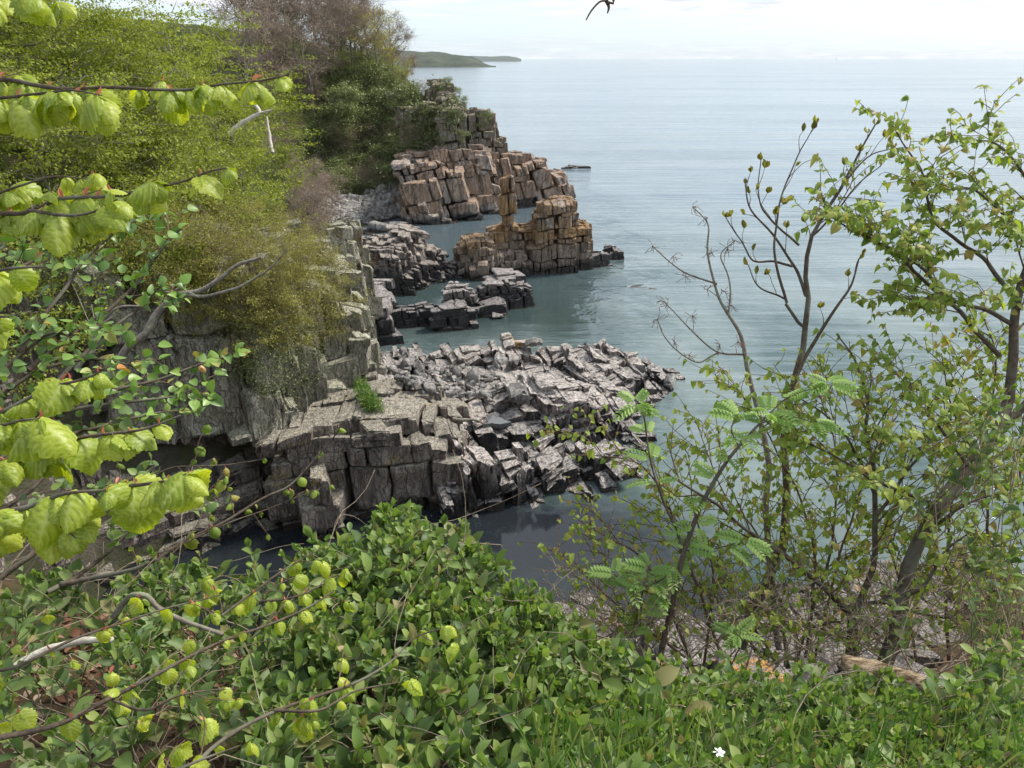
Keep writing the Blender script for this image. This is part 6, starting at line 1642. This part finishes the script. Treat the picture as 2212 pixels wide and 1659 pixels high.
rowan("slim dark-stemmed rowan with bright feathery leaves standing before the cove water, forked near mid height", [
    ([(1418, 1460), (1448, 1319), (1477, 1190), (1529, 1065), (1560, 1010), (1596, 964), (1640, 915), (1665, 890)], .016, .004, .45), ([(1474, 1178), (1450, 1120), (1429, 1070), (1400, 969), (1390, 893), (1375, 870)], .008, .003, .45),
    ([(1596, 964), (1580, 930), (1590, 905)], .004, .003, .3), ([(1665, 890), (1720, 850), (1790, 830)], .004, .002, .3), ([(1477, 1190), (1560, 1180), (1610, 1170)], .004, .002, .3), ([(1640, 915), (1700, 900), (1760, 915)], .004, .002, .4)],
      rt, (1.05, 2.6, 16.3), .105)
rowan("short rowan shoots with pale feathery leaves at the left foot of the slim rowan", [
    ([(1340, 1440), (1375, 1340), (1392, 1270), (1400, 1230)], .005, .002, .35), ([(1450, 1310), (1400, 1280), (1350, 1260), (1330, 1240)], .004, .002, .35), ([(1392, 1270), (1430, 1250), (1450, 1230)], .004, .002, .3), ([(1560, 1480), (1600, 1390), (1590, 1370)], .004, .002, .4)],
      rt, (.9, 2.6, 16.3), .10)
# scraggly growth between: three twiggy bushes
SC_ = [("small-leaved twiggy lime bush spilling left over the dark cove water", [([(1500, 1450, 4.2), (1440, 1300, 4.2), (1380, 1200, 4.2), (1300, 1150, 4.2), (1245, 1100, 4.2)], .010, .002, 4.2), ([(1560, 1420, 4.3), (1480, 1200, 4.3), (1440, 1080, 4.3), (1370, 1000, 4.3), (1230, 985, 4.3)], .009, .002, 4.3),
        ([(1520, 1440, 4.4), (1540, 1250, 4.4), (1500, 1100, 4.4), (1480, 980, 4.4)], .009, .002, 4.4), ([(1480, 1420, 4.0), (1360, 1330, 4.0), (1270, 1250, 4.0), (1225, 1200, 4.0)], .007, .002, 4.0)], (1.3, 3.4, 15.6), .036),
       ("tangled twiggy lime bush with reddish opening buds in front of the ash sapling", [([(1700, 1430, 4.6), (1680, 1280, 4.6), (1630, 1150, 4.6), (1560, 1060, 4.6), (1500, 900, 4.6)], .010, .002, 4.6), ([(1740, 1420, 4.6), (1760, 1250, 4.6), (1740, 1100, 4.6), (1680, 980, 4.6), (1620, 880, 4.6), (1560, 830, 4.6)], .010, .002, 4.6),
        ([(1720, 1430, 4.7), (1790, 1200, 4.7), (1810, 1050, 4.7), (1790, 900, 4.7), (1720, 780, 4.7)], .010, .002, 4.7), ([(1680, 1440, 4.5), (1600, 1300, 4.5), (1560, 1250, 4.5)], .008, .002, 4.5), ([(1760, 1420, 4.6), (1830, 1150, 4.6), (1900, 950, 4.6), (1930, 830, 4.6)], .009, .002, 4.6)], (1.9, 3.6, 15.4), .040),
       ("dense leafy thicket at the right edge behind the leaning trunk", [([(2050, 1430, 4.8), (2040, 1250, 4.8), (2060, 1050, 4.8), (2040, 850, 4.8)], .012, .003, 4.8), ([(2120, 1430, 4.8), (2140, 1200, 4.8), (2120, 1000, 4.8), (2150, 800, 4.8), (2120, 660, 4.8)], .012, .003, 4.8),
        ([(2200, 1430, 4.8), (2230, 1200, 4.8), (2200, 1000, 4.8), (2230, 800, 4.8)], .012, .003, 4.8), ([(1980, 1430, 4.8), (1960, 1300, 4.8), (1930, 1180, 4.8), (1960, 1080, 4.8)], .010, .003, 4.8), ([(2120, 1000, 4.8), (2060, 900, 4.8), (2030, 760, 4.8)], .008, .003, 4.8)], (2.9, 3.6, 15.4), .050)]
for lab, sp, base, lf in SC_:
    sapling("twiggy_bush", lab, [(a, b, c, d, .12) for a, b, c, d in sp], rt, base, lf, M_limes, .6, .10, .12, n_leaf=(1, 1), buds=.5, hang=.8, cat="bush", bark=M_twig)
sapling("bare_scrub", "low tangle of leafless brown stems over pale rocks, right of the orange ledge", [([(1250 + 60 * k, 1450, 4.4), (1260 + 62 * k + rt.normal(0, 30), 1370, 4.5), (1250 + 64 * k + rt.normal(0, 50), 1270 + rt.normal(0, 35), 4.6)], .006, .002, 4.5, .1) for k in range(16)] + [([(1300 + 90 * k, 1440, 3.9), (1310 + 90 * k + rt.normal(0, 60), 1370, 3.9), (1290 + 92 * k + rt.normal(0, 70), 1300, 3.9)], .005, .002, 3.9, .1) for k in range(11)],
        rt, (1.6, 3.6, 15.4), .028, M_limes, .50, .075, .2, n_leaf=(1, 1), leafprob=.4, cat="bush", bark=M_twig_pale)
# leafy honeysuckle climbing at the right edge
def climb(label, poly, D, n, seed, base, sz=.055):
    rr2 = np.random.default_rng(seed); pts = sample_poly(poly, n, rr2)
    root = thing("climbing_honeysuckle", label, "bush", base)
    honeysuckle(root, [(PD(a, b, D + rr2.normal(0, .12)), rr2.uniform(.7, 1.1)) for a, b in pts], rr2, sz, nn=(2, 4), maxparts=300)
climb("honeysuckle climbing the right edge beside the leaning trunk", [(2060, 1000), (2150, 830), (2230, 850), (2230, 1400), (2120, 1400), (2080, 1250)], 3.6, 75, 71, (2.4, 2.6, 16.6), .06)
climb("honeysuckle shoot twined on the lower leaning trunk", [(1900, 1350), (1940, 1250), (1975, 1300), (1960, 1480), (1900, 1460)], 3.7, 12, 72, (1.8, 2.7, 16.4), .055)
climb("honeysuckle spray in the crook of the leaning trunk, half way up", [(1960, 1080), (2010, 1010), (2060, 980), (2070, 1060), (1990, 1110)], 3.9, 14, 73, (2.0, 2.7, 16.4), .055)
# sail on the horizon
root = thing("boat", "tiny white boat on the horizon at the right", "boat", tuple(PY(1806, 128.5, 9000) * np.array([1, 1, 0])))
hv = .5 * np.array([(-22, -5, 0), (18, -6, 0), (30, 0, 0), (18, 6, 0), (-22, 5, 0), (-24, -7, 8), (22, -8, 8), (38, 0, 10), (22, 8, 8), (-24, 7, 8)], float)
link("hull", mesh_np("hull", hv, [np.array([(0, 1, 6, 5), (1, 2, 7, 6), (2, 3, 8, 7), (3, 4, 9, 8), (4, 0, 5, 9)]), np.array([(5, 6, 7, 8, 9)])], M_white), root)
bv_ = (TP1 * np.array([16, 8, 12.0]) + np.array([-16, -4, 8])) * .5
link("cabin", mesh_np("cabin", bv_, TQ1, M_white), root)

# ---------------------------------------------------------------- air
hz = TP1 * np.array([2 * S_ + 400, S_ + 700, 56.5]) + np.array([-S_ - 200, -450, -4.5])
M_hz = bpy.data.materials.new("thin_haze"); M_hz.use_nodes = True
hn = M_hz.node_tree.nodes; hn.clear()
ho = hn.new("ShaderNodeOutputMaterial"); hv_ = hn.new("ShaderNodeVolumePrincipled")
hv_.inputs["Color"].default_value = (.93, .96, 1, 1); hv_.inputs["Density"].default_value = 0.000035
M_hz.node_tree.links.new(hv_.outputs[0], ho.inputs["Volume"])
link("haze", mesh_np("haze", hz, TQ1, M_hz), None, None, 'stuff', "thin pale sea haze softening the far coast", "haze")
